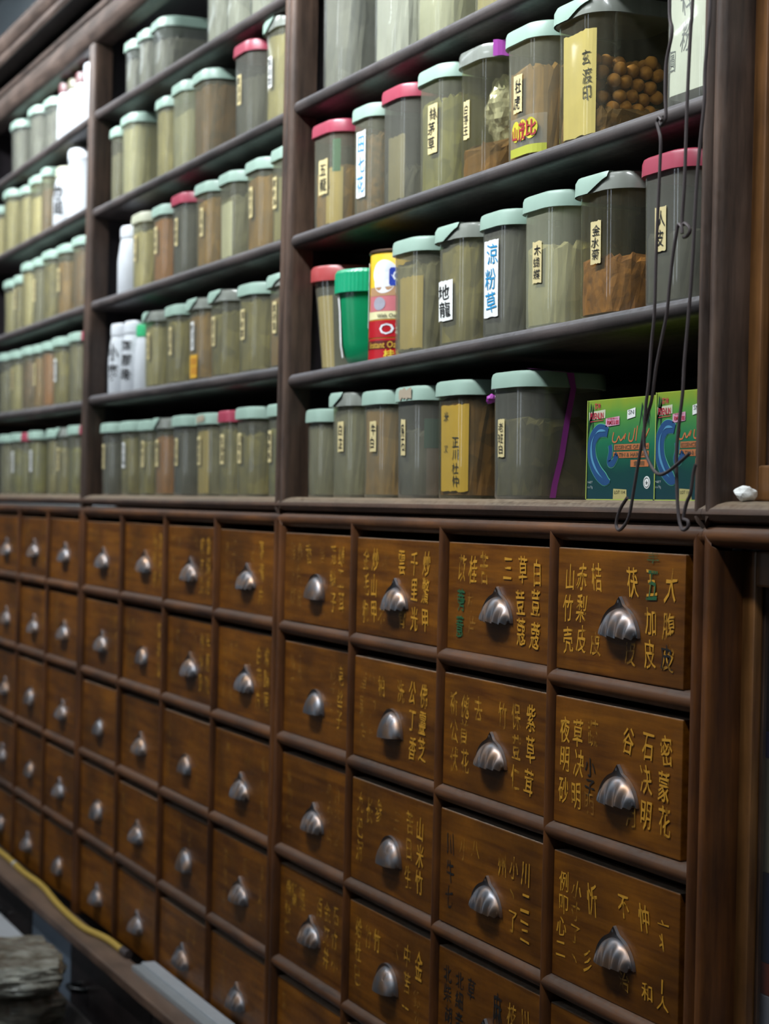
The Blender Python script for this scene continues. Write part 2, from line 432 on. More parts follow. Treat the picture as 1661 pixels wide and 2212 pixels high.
# two glowing panes added across the shop, for upright highlights on the jars
M_GLOWPANE = bpy.data.materials.new('daylit_pane'); M_GLOWPANE.use_nodes = True
_e = M_GLOWPANE.node_tree.nodes.new('ShaderNodeEmission'); _e.inputs[0].default_value = (0.78, 0.88, 1, 1); _e.inputs[1].default_value = 5.5
M_GLOWPANE.node_tree.links.new(_e.outputs[0], M_GLOWPANE.node_tree.nodes['Material Output'].inputs['Surface'])
for i, wx in enumerate((-2.9, -1.1)):
    o = structure('window_%d' % (i+1), wx-0.15, wx+0.15, -4.199, -4.185, 1.2, 2.8, M_GLOWPANE)
    b = MB()
    for x in (-0.18, 0.15): b.box(wx+x, wx+x+0.03, -4.199, -4.17, 1.17, 2.83)
    for z in (1.17, 1.985, 2.80): b.box(wx-0.15, wx+0.15, -4.199, -4.17, z, z+0.03)
    b.build('window_frame', M_DOORWOOD, o)
M_TUBE = bpy.data.materials.new('lit_tube'); M_TUBE.use_nodes = True
_e = M_TUBE.node_tree.nodes.new('ShaderNodeEmission'); _e.inputs[0].default_value = (0.85, 0.95, 1, 1); _e.inputs[1].default_value = 4
M_TUBE.node_tree.links.new(_e.outputs[0], M_TUBE.node_tree.nodes['Material Output'].inputs['Surface'])
NTH = ['farthest', 'second', 'third', 'nearest']
for i, (lx, ly, lk) in enumerate(LAMPS):
    t = thing('ceiling_light', (lx, ly, LAMP_Z+0.13), '%s fluorescent batten hanging from the ceiling before the cabinets' % NTH[i], 'light', 'fluorescent battens')
    b = MB(); b.box(-0.62, 0.62, -0.05, 0.05, -0.06, 0, 0.006); b.build('housing', M_WHITE, t)
    for s in (-0.45, 0.45):
        b = MB(); b.tube([(s, 0, -0.01), (s, 0, 3.1-LAMP_Z-0.13)], 0.006, 8); b.build('hanger', M_WHITE, t)
    for s in (-1, 1):
        b = MB(); b.tube([(-0.6, s*0.03, -0.09), (0.6, s*0.03, -0.09)], 0.013, 12); b.build('tube', M_TUBE, t, smooth=True)
    area_lamp('lamp', (0, 0, -0.13), (0, 0, 0), 1.2, 0.12, LAMP_W*lk, (0.92, 0.965, 1.0), t, LAMP_TILT, math.radians(100))

for i, lx in enumerate((-3.0, 0.0)):  # unseen lamps added as weak fill for the ledge, bags and floor
    t = thing('ceiling_light', (lx, -2.4, 3.1), '%s dim ceiling batten in the row farther into the shop' % ('far' if i == 0 else 'near'), 'light', 'dim battens')
    b = MB(); b.box(-0.62, 0.62, -0.05, 0.05, -0.06, 0, 0.006); b.build('housing', M_WHITE, t)
    b = MB(); b.tube([(-0.6, 0, -0.08), (0.6, 0, -0.08)], 0.013, 12); b.build('tube', M_TUBE, t, smooth=True)
    area_lamp('lamp', (0, 0, -0.10), (0, 0, 0), 1.2, 0.12, 6.0, (0.92, 0.965, 1.0), t)

# ------------------------------------------------------------------ cabinets
POST = [-2.147, -1.067, 0.015, 1.089]
EDGE = {'right': [0.2830, 0.5471, 0.8110], 'mid': [-0.7923, -0.5282, -0.2641], 'left': [-1.8737, -1.6096, -1.3455]}
RZ = [0.0226, -0.1215, -0.2705, -0.4205, -0.5705, -0.7200]
HW = 0.0175
BAYS = [('left', POST[0], POST[1]), ('mid', POST[1], POST[2]), ('right', POST[2], POST[3])]
SHELF = {'right': [(0.217, 0.231), (0.4045, 0.4045), (0.584, 0.579), (0.757, 0.757)],
         'mid': [(0.2355, 0.231), (0.410, 0.405), (0.5815, 0.579), (0.762, 0.742)],
         'left': [(0.235, 0.229), (0.406, 0.410), (0.589, 0.593), (0.755, 0.762)]}
CB = 0.0525            # counter top
def zshelf(bay, lev, x):
    if lev == 0: return CB
    b = [q for q in BAYS if q[0] == bay][0]
    t = (x-b[1])/(b[2]-b[1]); a, c = SHELF[bay][lev-1]
    return a+(c-a)*t

def half(hw, depth, yb, n=8, back=0.0):
    """half-ellipse bead: list of (across, y)"""
    P = [(hw*math.cos(math.pi*i/n), yb-depth*math.sin(math.pi*i/n)) for i in range(n+1)]
    return P+[(-hw, yb+back), (hw, yb+back)] if back else P

BEAD2 = [(-HW, 0.030)]+[(-HW*0.5-HW*0.5*math.cos(math.pi*i/7), 0.004-0.011*math.sin(math.pi*i/7)) for i in range(8)]+\
        [(HW*0.5-HW*0.5*math.cos(math.pi*i/7), 0.004-0.011*math.sin(math.pi*i/7)) for i in range(1, 8)]+[(HW, 0.030)]

# ---- cup handles: four mesh kinds, origin at the middle of the lower edge on the drawer face
def handle_mesh(kind):
    hw, h, d = 0.0365, 0.0285, 0.0145
    nu, nv = 49, 14
    vs, fs = [], []
    for iv in range(nv+1):
        phi = iv/nv*math.pi/2              # 0 at the plate rim, pi/2 at the front lower lip
        for iu in range(nu):
            th = math.pi*iu/(nu-1)         # 0 right end .. pi left end
            c, s = math.cos(th), math.sin(th)
            if kind == 'shell':            # pointed scallop with a few broad flutes
                fl = 1+0.15*math.cos(th*12)*math.sin(phi)
                s2 = s**1.15
                rr = math.cos(phi)
                x = hw*c*(0.52+0.48*abs(c)**0.3)*(0.92*rr+0.10+0.0)/1.02 if False else hw*c*(1-0.10*math.sin(phi))
                z = h*s2*math.cos(phi)*0.98
                y = -d*math.sin(phi)*(abs(s)**0.55)*fl
                x *= (1-0.02*math.sin(phi))*(1+0.0*s)
                z -= 0.0024*(0.5-0.5*math.cos(th*12))*math.sin(phi)**6
            elif kind == 'rib':            # round cup with fine ribs on its right cheek
                rib = 0.03*math.sin(th*44)*(1 if c > 0.12 else 0.15)*math.sin(2*phi)
                x = hw*0.86*c*(1-0.06*math.sin(phi)); z = h*1.2*s*math.cos(phi)*(1+rib)
                y = -d*1.05*math.sin(phi)*(abs(s)**0.42)*(1+rib)
            else:                          # plain round cup
                x = hw*0.80*c*(1-0.05*math.sin(phi)); z = h*1.1*s*math.cos(phi)
                y = -d*math.sin(phi)*(abs(s)**0.42)
            vs.append((x, y, z))
    for iv in range(nv):
        for iu in range(nu-1):
            a = iv*nu+iu; fs.append((a, a+1, a+nu+1, a+nu))
    # back plate with a raised rim
    b0 = len(vs); n = 32; ring = []
    for i in range(n+1):
        th = math.pi*i/n; c, s = math.cos(th), math.sin(th)
        R = 1.11
        x = hw*R*c; z = h*R*(s**1.2 if kind == 'shell' else s)
        if kind == 'shell': z += 0.0085*math.exp(-((c)/0.13)**2)
        elif kind == 'rib': z = h*1.33*s; x *= 0.90
        else: x *= 0.84; z = h*1.24*s
        ring.append((x, z))
    for (x, z) in ring: vs.append((x, -0.0035, z))
    for (x, z) in ring: vs.append((x*0.93, -0.0015, z*0.92))
    for (x, z) in ring: vs.append((x*1.01, 0.0, z*1.01))
    k = n+1
    for i in range(n):
        fs.append((b0+i, b0+i+1, b0+k+i+1, b0+k+i)); fs.append((b0+i, b0+2*k+i, b0+2*k+i+1, b0+i+1))
    fs.append(tuple(b0+k+i for i in range(k)))
    # screws
    for sx, sz in ((hw*0.93, 0.004), (-hw*0.93, 0.004), (0, h*1.1+(0.004 if kind == 'shell' else 0))):
        q = len(vs)
        for i in range(8):
            a = 2*math.pi*i/8; vs.append((sx+0.0018*math.cos(a), -0.0045, sz+0.0018*math.sin(a)))
        fs.append(tuple(range(q, q+8)))
    me = bpy.data.meshes.new('cup_handle_'+kind)
    me.from_pydata(vs, [], fs); me.materials.append(M_HANDLE)
    me.polygons.foreach_set('use_smooth', [True]*len(me.polygons)); me.set_sharp_from_angle(angle=math.radians(50))
    return me
HM = {k: handle_mesh(k) for k in ('shell', 'rib', 'round')}
HK = {  # handle kinds, row by row, per column left to right
 'right': ['round shell shell shell', 'round rib shell shell', 'shell rib shell shell', 'shell rib shell shell', 'shell rib shell shell'],
 'mid': ['shell shell shell shell', 'shell round shell shell', 'round shell round shell', 'rib shell rib shell', 'shell shell shell shell'],
 'left': ['shell shell shell shell', 'shell shell shell shell', 'shell shell rib shell', 'shell shell round shell', 'shell round shell round']}

# ---- inscriptions: per drawer, columns at an offset from the drawer centre: (x, top, bottom, text, paint)
g, w_, f_, gr, bk = 'gold', 'worn', 'faint', 'green', 'black'
INS = {
 ('right', 0, 3): [(-.095, .045, -.044, '山竹壳', g), (-.067, .047, -.043, '赤梨皮', g), (-.038, .047, .018, '桔', g), (-.038, -.018, -.043, '皮', w_), (.029, .048, .016, '茯', g), (.025, -.018, -.046, '皮', w_),
                  (.061, .048, .016, '五', g), (.061, .012, -.046, '加皮', g), (.094, .048, .012, '大', g), (.094, .010, -.048, '腹皮', w_), (.0615, .049, .013, '五', gr), (.0625, .060, .048, '丰', gr), (.093, -.020, -.046, '皮', bk)],
 ('right', 0, 2): [(-.090, .048, .015, '苡', w_), (-.062, .048, .014, '桂', g), (-.034, .050, .012, '苦', w_), (-.062, .008, -.045, '枝片', f_), (-.090, .010, -.045, '蒡薏', gr), (.025, .049, .018, '三', g), (.058, .049, -.045, '草荳蔻', g), (.090, .049, -.046, '白荳蔻', g)],
 ('right', 0, 1): [(-.093, .049, -.046, '金毛狗', w_), (-.066, .049, -.046, '炒山甲', g), (-.036, .045, .018, '地', f_), (-.038, -.015, -.045, '术', w_), (.018, .048, .014, '雲', g), (.022, -.016, -.046, '骨', w_), (.055, .048, -.046, '千里光', g), (.088, .049, -.047, '炒鱉甲', g)],
 ('right', 0, 0): [(-.090, .048, -.040, '淮牛膝', f_), (-.062, .048, -.040, '桑白皮', f_), (-.030, .048, .018, '香', w_), (.020, .046, .018, '烏', f_), (.060, .047, -.040, '兎絲子', w_), (.088, .048, -.040, '蟬玉耳', w_)],
 ('right', 1, 3): [(-.098, .045, -.042, '夜明砂', g), (-.070, .045, -.046, '草决明', g), (-.043, .046, .018, '蔬', w_), (-.043, .010, -.030, '小子', bk), (-.046, -.022, -.046, '明', f_), (.024, .047, .018, '谷', g), (.032, -.024, -.047, '月', w_), (.060, .047, -.044, '石决明', g), (.092, .047, -.046, '密蒙花', g)],
 ('right', 1, 2): [(-.096, .045, -.046, '祈公伏', w_), (-.068, .045, -.044, '傀首花', w_), (-.038, .045, .015, '去', w_), (.025, .046, .015, '竹', w_), (.055, .046, -.046, '保荳仁', w_), (.088, .047, -.046, '紫草茸', g)],
 ('right', 1, 1): [(-.094, .046, -.046, '草果芳', f_), (-.066, .046, -.046, '柏如節', f_), (-.036, .044, .016, '柏', w_), (.020, .046, .014, '洗', w_), (.056, .046, -.046, '公丁香', g), (.086, .046, -.046, '佛靈芝', g)],
 ('right', 1, 0): [(-.090, .048, -.040, '槐花米', f_), (-.062, .048, .010, '角', f_), (.056, .044, -.040, '地了石', f_), (.084, .044, -.040, '皂丝子', w_)],
 ('right', 2, 3): [(-.098, .045, -.045, '例叩心二', g), (-.070, .040, -.046, '小寸了丶', w_), (-.040, .044, .010, '忻', g), (-.046, -.020, -.046, '彡', g), (.022, .044, .018, '不', g), (.026, -.026, -.046, '治', w_), (.056, .042, .014, '忡', g), (.064, -.028, -.046, '和', g), (.090, .040, .004, '亠丬', g), (.092, -.018, -.048, '丨人', g)],
 ('right', 2, 2): [(-.096, .040, -.046, '川牛七', bk), (-.064, .040, .012, '小', f_), (-.032, .042, .020, '八', w_), (.030, .040, .012, '州', w_), (.058, .040, -.040, '小丶了', w_), (.086, .040, -.046, '川二三', g)],
 ('right', 2, 1): [(-.094, .048, -.040, '九巴沉', w_), (-.066, .046, .010, '长', w_), (-.036, .046, .014, '参', w_), (.020, .044, .014, '三', f_), (.054, .046, -.044, '苦日生', w_), (.084, .046, -.046, '山米竹', g)],
 ('right', 2, 0): [(-.090, .048, -.040, '草梢仁', f_), (.056, .044, -.040, '丹參片', f_), (.084, .044, -.040, '白芥耳', f_)],
 ('right', 3, 3): [(-.096, .044, -.044, '白小人', w_), (.056, .044, -.044, '川貝丁', w_), (.090, .044, -.044, '明天冬', g)],
 ('right', 3, 2): [(-.098, .046, -.020, '北柴胡', bk), (-.070, .046, -.020, '北細辛', bk), (-.040, .044, .018, '草', bk), (.026, .046, .004, '麻', bk), (.060, .040, -.040, '枝丁了', w_), (.088, .042, -.044, '川丁心', w_)],
 ('right', 3, 1): [(-.094, .046, -.040, '蛤杜巴', w_), (-.066, .042, .012, '竹', w_), (-.036, .044, .014, '竹', g), (.020, .044, .016, '六', f_), (.054, .044, -.044, '中苦一', w_), (.086, .044, .005, '金', g), (.086, .000, -.046, '銀花', f_)],
 ('right', 3, 0): [(-.090, .046, -.030, '棗核仁', w_), (-.064, .046, .010, '蘇', w_), (-.036, .046, .012, '葉', w_), (.026, .046, .014, '百', w_), (.056, .044, -.044, '金艾井', w_), (.084, .044, -.044, '石竹小', w_)],
}
FAINT = ['當歸尾', '川芎片', '熟地黄', '白芍片', '黄芪皮', '甘草節', '桂枝尖', '半夏粒', '陳皮絲', '杏仁泥', '連翹殼', '荊芥穗', '防風根', '薄荷葉', '澤瀉片', '車前子']
PAINT = {g: M_GOLD, w_: M_GOLDWORN, f_: M_GOLDFAINT, gr: M_GREENPAINT, bk: M_BLACKPAINT}
PNAME = {g: 'gold_lettering', w_: 'worn_lettering', f_: 'faint_lettering', gr: 'green_lettering', bk: 'black_lettering'}

def make_drawer(par, px, bay, row, col, x0, x1):
    zt = RZ[row]-0.0105-0.0062-RNG.uniform(0, 0.0022); zb = RZ[row+1]+0.0095
    if bay == 'right' and col == 3: x1 -= 0.0165
    else: x1 -= RNG.uniform(0.001, 0.003)
    x0 += 0.001
    cx, cz = (x0+x1)/2, (zt+zb)/2; hw, hh = (x1-x0)/2, (zt-zb)/2
    yf = 0.0012+RNG.uniform(-0.0015, 0.002)
    b = MB(); b.box(-hw, hw, 0, 0.018, -hh, hh, 0.0012); b.box(-hw+0.006, hw-0.006, 0.018, 0.30, -hh, hh-0.012)
    d = b.build('drawer', M_DRAWER, par, (cx-px, yf, cz+ZO))
    d.rotation_euler = (0, RNG.uniform(-0.003, 0.003), RNG.uniform(-0.002, 0.004))
    k = HK[bay][row].split()[col]
    h = bpy.data.objects.new('cup_handle', HM[k]); COL.objects.link(h); h.parent = d
    h.location = ((0.010 if bay == 'right' and col == 3 else 0.0)+RNG.uniform(-0.003, 0.003), -0.0002, -0.0215+RNG.uniform(-0.003, 0.003)+(-0.003 if row else 0))
    h.rotation_euler = (0, RNG.uniform(-0.06, 0.05), 0)
    sc = 0.80 if k == 'round' and bay == 'mid' else 0.89
    h.scale = (sc, sc, sc)
    ins = INS.get((bay, row, col))
    rng = random.Random(row*17+col*5+len(bay))
    if ins is None and not (bay == 'left' and col == 0):
        ins = []
        xs = (-.094, -.066, -.038, .024, .058, .090)
        for i, xx in enumerate(xs):
            if bay == 'left' and i in (0, 2, 3): continue
            if rng.random() < (0.75 if row < 2 and bay == 'mid' else 0.45):
                ins.append((xx, .047, (-.045 if i not in (2, 3) else .012), rng.choice(FAINT)[:3 if i not in (2, 3) else 1], w_ if row < 2 and i > 3 and col > 0 and bay == 'mid' else f_))
    kinds = {}
    for (xx, t, bo, s, p) in (ins or []):
        G = kinds.setdefault((p, xx > 0), ([], []))
        column(G, s, xx, t, bo, 0.0195, 0.006, 0.13, rng)
    for i, ((p, side), G) in enumerate(kinds.items()):
        o = flat_letters(PNAME[p], G, PAINT[p], d, -0.0004-0.00015*i)
        if o: o['label'] = {'gold': 'gold brushed characters', 'worn': 'worn gold characters', 'faint': 'faint worn characters', 'green': 'green overpainted characters', 'black': 'black brushed characters'}[p]
    return d

NAMES = {'left': 'far left', 'mid': 'middle', 'right': 'right-hand'}
LAB = {'left': 'dark wooden medicine cabinet, far left section, blurred shelves above twelve narrow drawers',
       'mid': 'dark wooden medicine cabinet, middle section, jar shelves over orange-brown drawers',
       'right': 'dark wooden medicine cabinet, nearest section with gold lettered drawers and hanging wires'}
for bi, (bay, xl, xr) in enumerate(BAYS):
    ox = (xl+xr)/2
    C_ = thing('medicine_cabinet', (ox, 0, 0), LAB[bay], 'cabinet', 'medicine cabinet sections')
    a, b_ = xl-ox, xr-ox                      # local post centres
    il, ir = a+HW, b_-HW                      # clear opening
    # posts (right hand post belongs to this section, the left one to its neighbour)
    def post(pc):
        m = MB(); m.sweep([(p[0], p[1]) for p in BEAD2], 'Z', 0.026+ZO, 0.885+ZO, 1.15, 0, pc, n=1); m.build('post', M_POST, C_, smooth=True)
        m = MB(); m.sweep([(p[0], p[1]) for p in BEAD2], 'Z', RZ[5]+ZO, 0.0305+ZO, 0, -1.15, pc, n=1); m.build('post', M_DIV, C_, smooth=True)
    post(b_)
    if bi == 0: post(a)
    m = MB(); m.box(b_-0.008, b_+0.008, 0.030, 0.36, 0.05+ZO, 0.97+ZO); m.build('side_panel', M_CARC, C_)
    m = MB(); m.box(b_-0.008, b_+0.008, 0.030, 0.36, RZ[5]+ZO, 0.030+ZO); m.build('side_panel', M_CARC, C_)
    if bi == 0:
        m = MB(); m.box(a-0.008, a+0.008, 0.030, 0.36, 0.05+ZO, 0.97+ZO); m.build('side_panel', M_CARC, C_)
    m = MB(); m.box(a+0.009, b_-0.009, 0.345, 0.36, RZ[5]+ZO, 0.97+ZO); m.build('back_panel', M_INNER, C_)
    m = MB(); m.box(a+0.009, b_-0.009, 0.03, 0.345, 0.90+ZO, 0.912+ZO); m.build('top_board', M_CARC, C_)
    # shelves with a bullnose front
    for lev, (z0, z1) in enumerate(SHELF[bay]):
        pr = [(0.34, 0), (0.008, 0)]+[(0.008-0.0095*math.sin(math.pi*i/8), -0.0095+0.0095*math.cos(math.pi*i/8)) for i in range(1, 8)]+[(0.008, -0.019), (0.34, -0.019)]
        m = MB(); m.sweep(pr, 'X', a+0.012, b_-0.012, z0=z0+ZO, z1=z1+ZO, n=1); s = m.build('shelf', M_SHELF, C_, smooth=True)
    # counter board with a worn rolled edge
    pr = [(0.34, CB), (0.013, CB), (0.006, CB-0.0008), (-0.001, CB-0.0030), (-0.006, CB-0.0070), (-0.0075, CB-0.0115), (-0.005, CB-0.0165), (0.002, CB-0.0190), (0.34, CB-0.0190)]
    m = MB(); m.sweep(pr, 'X', a, b_, z0=ZO, z1=ZO); m.build('counter_board', M_COUNTER, C_, smooth=True)
    # drawer frame
    rail = [(p[1], p[0]) for p in half(0.0098, 0.013, 0.007)]+[(0.05, -0.0098), (0.05, 0.0098)]
    for r in range(5):
        m = MB()
        if r == 0: m.sweep(rail, 'X', a, b_, z0=RZ[0]+ZO, z1=RZ[0]+ZO)
        else: m.sweep(rail, 'X', a+0.006, b_-0.006, z0=RZ[r]+ZO, z1=RZ[r]+ZO)
        m.build('rail', M_RAIL, C_, smooth=True)
    for e in EDGE[bay]:
        m = MB(); pr = half(0.0068, 0.013, 0.007)+[(-0.0068, 0.30), (0.0068, 0.30)]
        m.sweep(pr, 'Z', RZ[5]+ZO, RZ[0]+ZO-0.001, 0, -1.3, e-ox); m.build('divider', M_DIV, C_, smooth=True)
    ed = [xl+HW]+EDGE[bay]+[xr-HW]
    for row in range(5):
        for col in range(4):
            x0 = ed[col]+(0.0068 if col else 0); x1 = ed[col+1]-(0.0068 if col < 3 else 0)
            make_drawer(C_, ox, bay, row, col, x0, x1)
    # frieze beads and projecting crown
    fr = [(0.03, 0.885), (0.004, 0.885)]+[(0.004-0.018*math.sin(math.pi*i/8), 0.912-0.027*math.cos(math.pi*i/8)) for i in range(1, 8)]+\
         [(0.002, 0.940), (-0.005, 0.942), (-0.007, 0.948), (-0.005, 0.954), (0.03, 0.954)]
    m = MB(); m.sweep(fr, 'X', a+0.0005, b_-0.0005, z0=ZO, z1=ZO); m.build('frieze', M_CROWN, C_, smooth=True)
    cr = [(0.36, 0.967), (-0.045, 0.967), (-0.050, 0.972), (-0.050, 0.981), (-0.055, 0.984), (-0.060, 0.990), (-0.063, 0.998), (-0.063, 1.005), (-0.058, 1.008), (-0.058, 1.014), (0.36, 1.014)]
    m = MB(); m.sweep(cr, 'X', a, b_, z0=ZO, z1=ZO); m.build('crown', M_CROWN, C_, smooth=True)
    m = MB(); m.box(a, b_, -0.043, 0.029, 0.9655+ZO, 0.9672+ZO); m.build('soffit', M_INNER, C_)  # near-black sheet added under the crown to paint in its shade

# ------------------------------------------------------------------ plastic jars
def sect(w, r, s, d=None):
    """point on a rounded-square outline: s runs from the middle of the front face, + to the right"""
    d = d or w
    a = w/2-r; q = math.pi/2*r; bb = d-2*r; sg = 1 if s >= 0 else -1; t = abs(s)
    if t <= a: return sg*t, 0.0, 0.0, -1.0
    t -= a
    if t <= q:
        th = t/r; return sg*(a+r*math.sin(th)), r-r*math.cos(th), sg*math.sin(th), -math.cos(th)
    t -= q
    if t <= bb: return sg*w/2, r+t, sg*1.0, 0.0
    t -= bb; th = min(t/r, math.pi/2)
    return sg*(w/2-r+r*math.cos(th)), d-r+r*math.sin(th), sg*math.cos(th), math.sin(th)

def ring(w, d, r, n=10):
    """closed rounded-rectangle outline centred on the origin"""
    P = []
    for cx, cy, a0 in ((w/2-r, d/2-r, 0), (-w/2+r, d/2-r, 90), (-w/2+r, -d/2+r, 180), (w/2-r, -d/2+r, 270)):
        for i in range(n):
            a = math.radians(a0+90*i/(n-1)); P.append((cx+r*math.cos(a), cy+r*math.sin(a)))
    return P

def loft(rings):
    k = len(rings[0]); vs = [p for R in rings for p in R]; fs = []
    for j in range(len(rings)-1):
        for i in range(k):
            fs.append((j*k+i, j*k+(i+1) % k, (j+1)*k+(i+1) % k, (j+1)*k+i))
    fs.append(tuple(range(k))[::-1]); fs.append(tuple(range((len(rings)-1)*k, len(rings)*k)))
    return vs, fs

def scaled(w, r, z, sc, n=10): return [(x*sc, y*sc, z) for x, y in ring(w, w, r, n)]
RC = 0.30
LIDH = 0.017
def taper(z, h): return 0.955+0.045*min(1, z/h)

def strip(name, w, h, s0, s1, z0, z1, m, parent, off, n=10, lift=0.0, ragged=0.0, rng=None):
    vs, fs = [], []
    for i in range(n+1):
        s = s0+(s1-s0)*i/n
        x, y, nx, ny = sect(w, w*RC, s)
        j0 = rng.uniform(-ragged, ragged) if rng else 0; j1 = rng.uniform(-ragged, ragged) if rng else 0
        for z in (z0+j0, z1+j1):
            t = taper(z, h)
            vs.append((x*t+nx*off, (y-w/2)*t+ny*off, z))
    for i in range(n): fs.append((2*i, 2*i+2, 2*i+3, 2*i+1))
    return obj(name, vs, fs, m, parent)

def letters_on(name, G, w, h, m, parent, off):
    vs = []
    for s, z in G[0]:
        x, y, nx, ny = sect(w, w*RC, s); t = taper(z, h)
        vs.append((x*t+nx*off, (y-w/2)*t+ny*off, z))
    return obj(name, vs, G[1], m, parent)

LIDM = {'mint': M_MINT, 'red': M_RED, 'cream': M_CREAM, 'clear': M_CLEARLID, 'chip': M_MINT}
LIDW = {'mint': 'mint-lidded', 'red': 'red-lidded', 'cream': 'cream-lidded', 'clear': 'clear-lidded', 'torn': 'torn mint-lidded', 'chip': 'chipped mint-lidded'}
ORD = ['first', 'second', 'third', 'fourth', 'fifth', 'sixth', 'seventh', 'eighth', 'ninth', 'tenth']
LEVW = ['bottom ledge', 'lowest shelf', 'second shelf', 'third shelf', 'top shelf']
BAYW = {'right': 'right-hand', 'mid': 'middle', 'left': 'far-left'}
YF = 0.010
JARS = {}

def make_jar(bay, lev, idx, X, w, ztop, lid='mint', fill='olive', frac=0.8, body=None, labels=(), card=None, look=None):
    z0 = zshelf(bay, lev, X)
    h = ztop-z0
    rng = random.Random(int((X+9)*1000)+lev)
    body = body or M_JAR
    words = HERBS[fill][0] if fill else 'nothing'
    where = '%s on %s, %s section' % (ORD[idx], LEVW[lev], BAYW[bay])
    desc = look or ('%s jar of %s' % (LIDW[lid], words) if fill else '%s empty jar' % LIDW[lid])
    T = thing('storage_jar', (X, YF+w/2, z0+ZO), '%s, %s' % (desc, where.replace(' on ', ' from left, ')), 'jar', 'plastic jars on the %s, %s section' % (LEVW[lev], BAYW[bay]), rng.uniform(-0.03, 0.03))
    r = w*RC
    hb = h-0.004
    rings = [scaled(w, r, 0.0, 0.93)]+[scaled(w, r, z, taper(z, h)) for z in (0.003, hb*0.35, hb*0.7, hb-0.010)]+[scaled(w, r, hb-0.006, 1.015), scaled(w, r, hb, 1.015)]
    v, f = loft(rings)
    obj('body', v, f, body, T, smooth=True)
    # lid
    lw = w+0.007; lr = lw*RC*1.05
    L0 = h-LIDH
    rings = [scaled(lw, lr, L0, 1.0), scaled(lw, lr, h-0.005, 0.995), scaled(lw, lr, h-0.0015, 0.975), scaled(lw, lr, h, 0.93)]
    v, f = loft(rings)
    o = obj('lid', v, f, M_CLEARLID if lid == 'torn' else LIDM[lid], T, smooth=True)
    if lid == 'torn':
        # what is left of the mint cap over the clear rim
        a0 = -lw*0.9; a1 = lw*rng.uniform(0.05, 0.45)
        vs, fs = [], []; n = 22
        for i in range(n+1):
            s = a0+(a1-a0)*i/n
            x, y, nx, ny = sect(lw, lr, s); y -= lw/2
            cut = max(0, (i-n+6)/6)*0.012
            for (zz, oo) in ((L0+cut, 0.0022), (h-0.004, 0.0020), (h+0.0006, -0.0005), (h+0.0012, -0.008)):
                vs.append((x+nx*oo, y+ny*oo, zz))
        for i in range(n):
            for j in range(3): fs.append((4*i+j, 4*i+4+j, 4*i+5+j, 4*i+1+j))
        q = obj('lid_skin', vs, fs, M_MINT, T, smooth=True); q['label'] = 'torn mint green skin'
    elif lid == 'chip':
        q = strip('worn_patch', lw, h, -0.012, 0.026, L0+0.003, h-0.004, plain('worn_patch', (0.40, 0.33, 0.24), 0.8), T, 0.0012, 8, ragged=0.0025, rng=rng)
    # paper labels
    for (s0, s1, a, b2, text, paper, ink) in labels:
        p = strip('label', w, h, s0, s1, a, b2, paper, T, 0.0012, 8, ragged=0.0006, rng=rng)
        if text:
            G = ([], [])
            column(G, text, (s0+s1)/2, b2-0.003, a+0.003, (s1-s0)*0.72, 0.002, 0.12, rng)
            letters_on('lettering', G, w, h, ink, p, 0.0018)
    if card:
        (s0, s1, a, b2, text, paper, ink) = card
        p = strip('paper_insert', w, h, s0, s1, a, b2, paper, T, -0.0015, 12, ragged=0.001, rng=rng)
        if text:
            G = ([], [])
            for cs, t0, t1, tx, cw in text: column(G, tx, cs, t0, t1, cw, 0.004, 0.1, rng)
            letters_on('lettering', G, w, h, ink, p, -0.0008)
    # contents: closed in the jar, a thing of their own
    if fill:
        top = h*frac
        if top > L0-0.004: top = L0-0.004
        rr = []
        for z in (0.004, top*0.33, top*0.66, top-0.004, top):
            R = scaled(w, r, z, taper(z, h)*(0.945 if z < top else 0.80)); rr.append([(x+rng.uniform(-1, 1)*0.0012, y+rng.uniform(-1, 1)*0.0012, zz+(rng.uniform(-1, 1)*0.005 if z > top-0.006 else 0)) for x, y, zz in R])
        v, f = loft(rr)
        q = obj('dried_herb', v, f, herb_mat(fill), None, (X, YF+w/2, z0+ZO), smooth=False)
        tag(q, '%s filling the %s jar from left, %s, %s section' % (words, ORD[idx], LEVW[lev], BAYW[bay]), 'dried herb', 'herbs inside the jars', 'stuff')
    JARS[(bay, lev, idx)] = (T, X, w, z0, h)
    return T

INKB = M_INK
def lab(s0, s1, a, b, t, paper=None, ink=None): return (s0, s1, a, b, t, paper or M_PAPER, ink or M_INK)
def auto_label(rng, white=False):
    s0 = rng.uniform(-0.022, -0.004)
    return [lab(s0, s0+0.017, 0.048, 0.092, rng.choice(FAINT), M_PAPERW if white else M_PAPER)]

BASEZ = [0.0497, 0.231, 0.408, 0.584, 0.762]
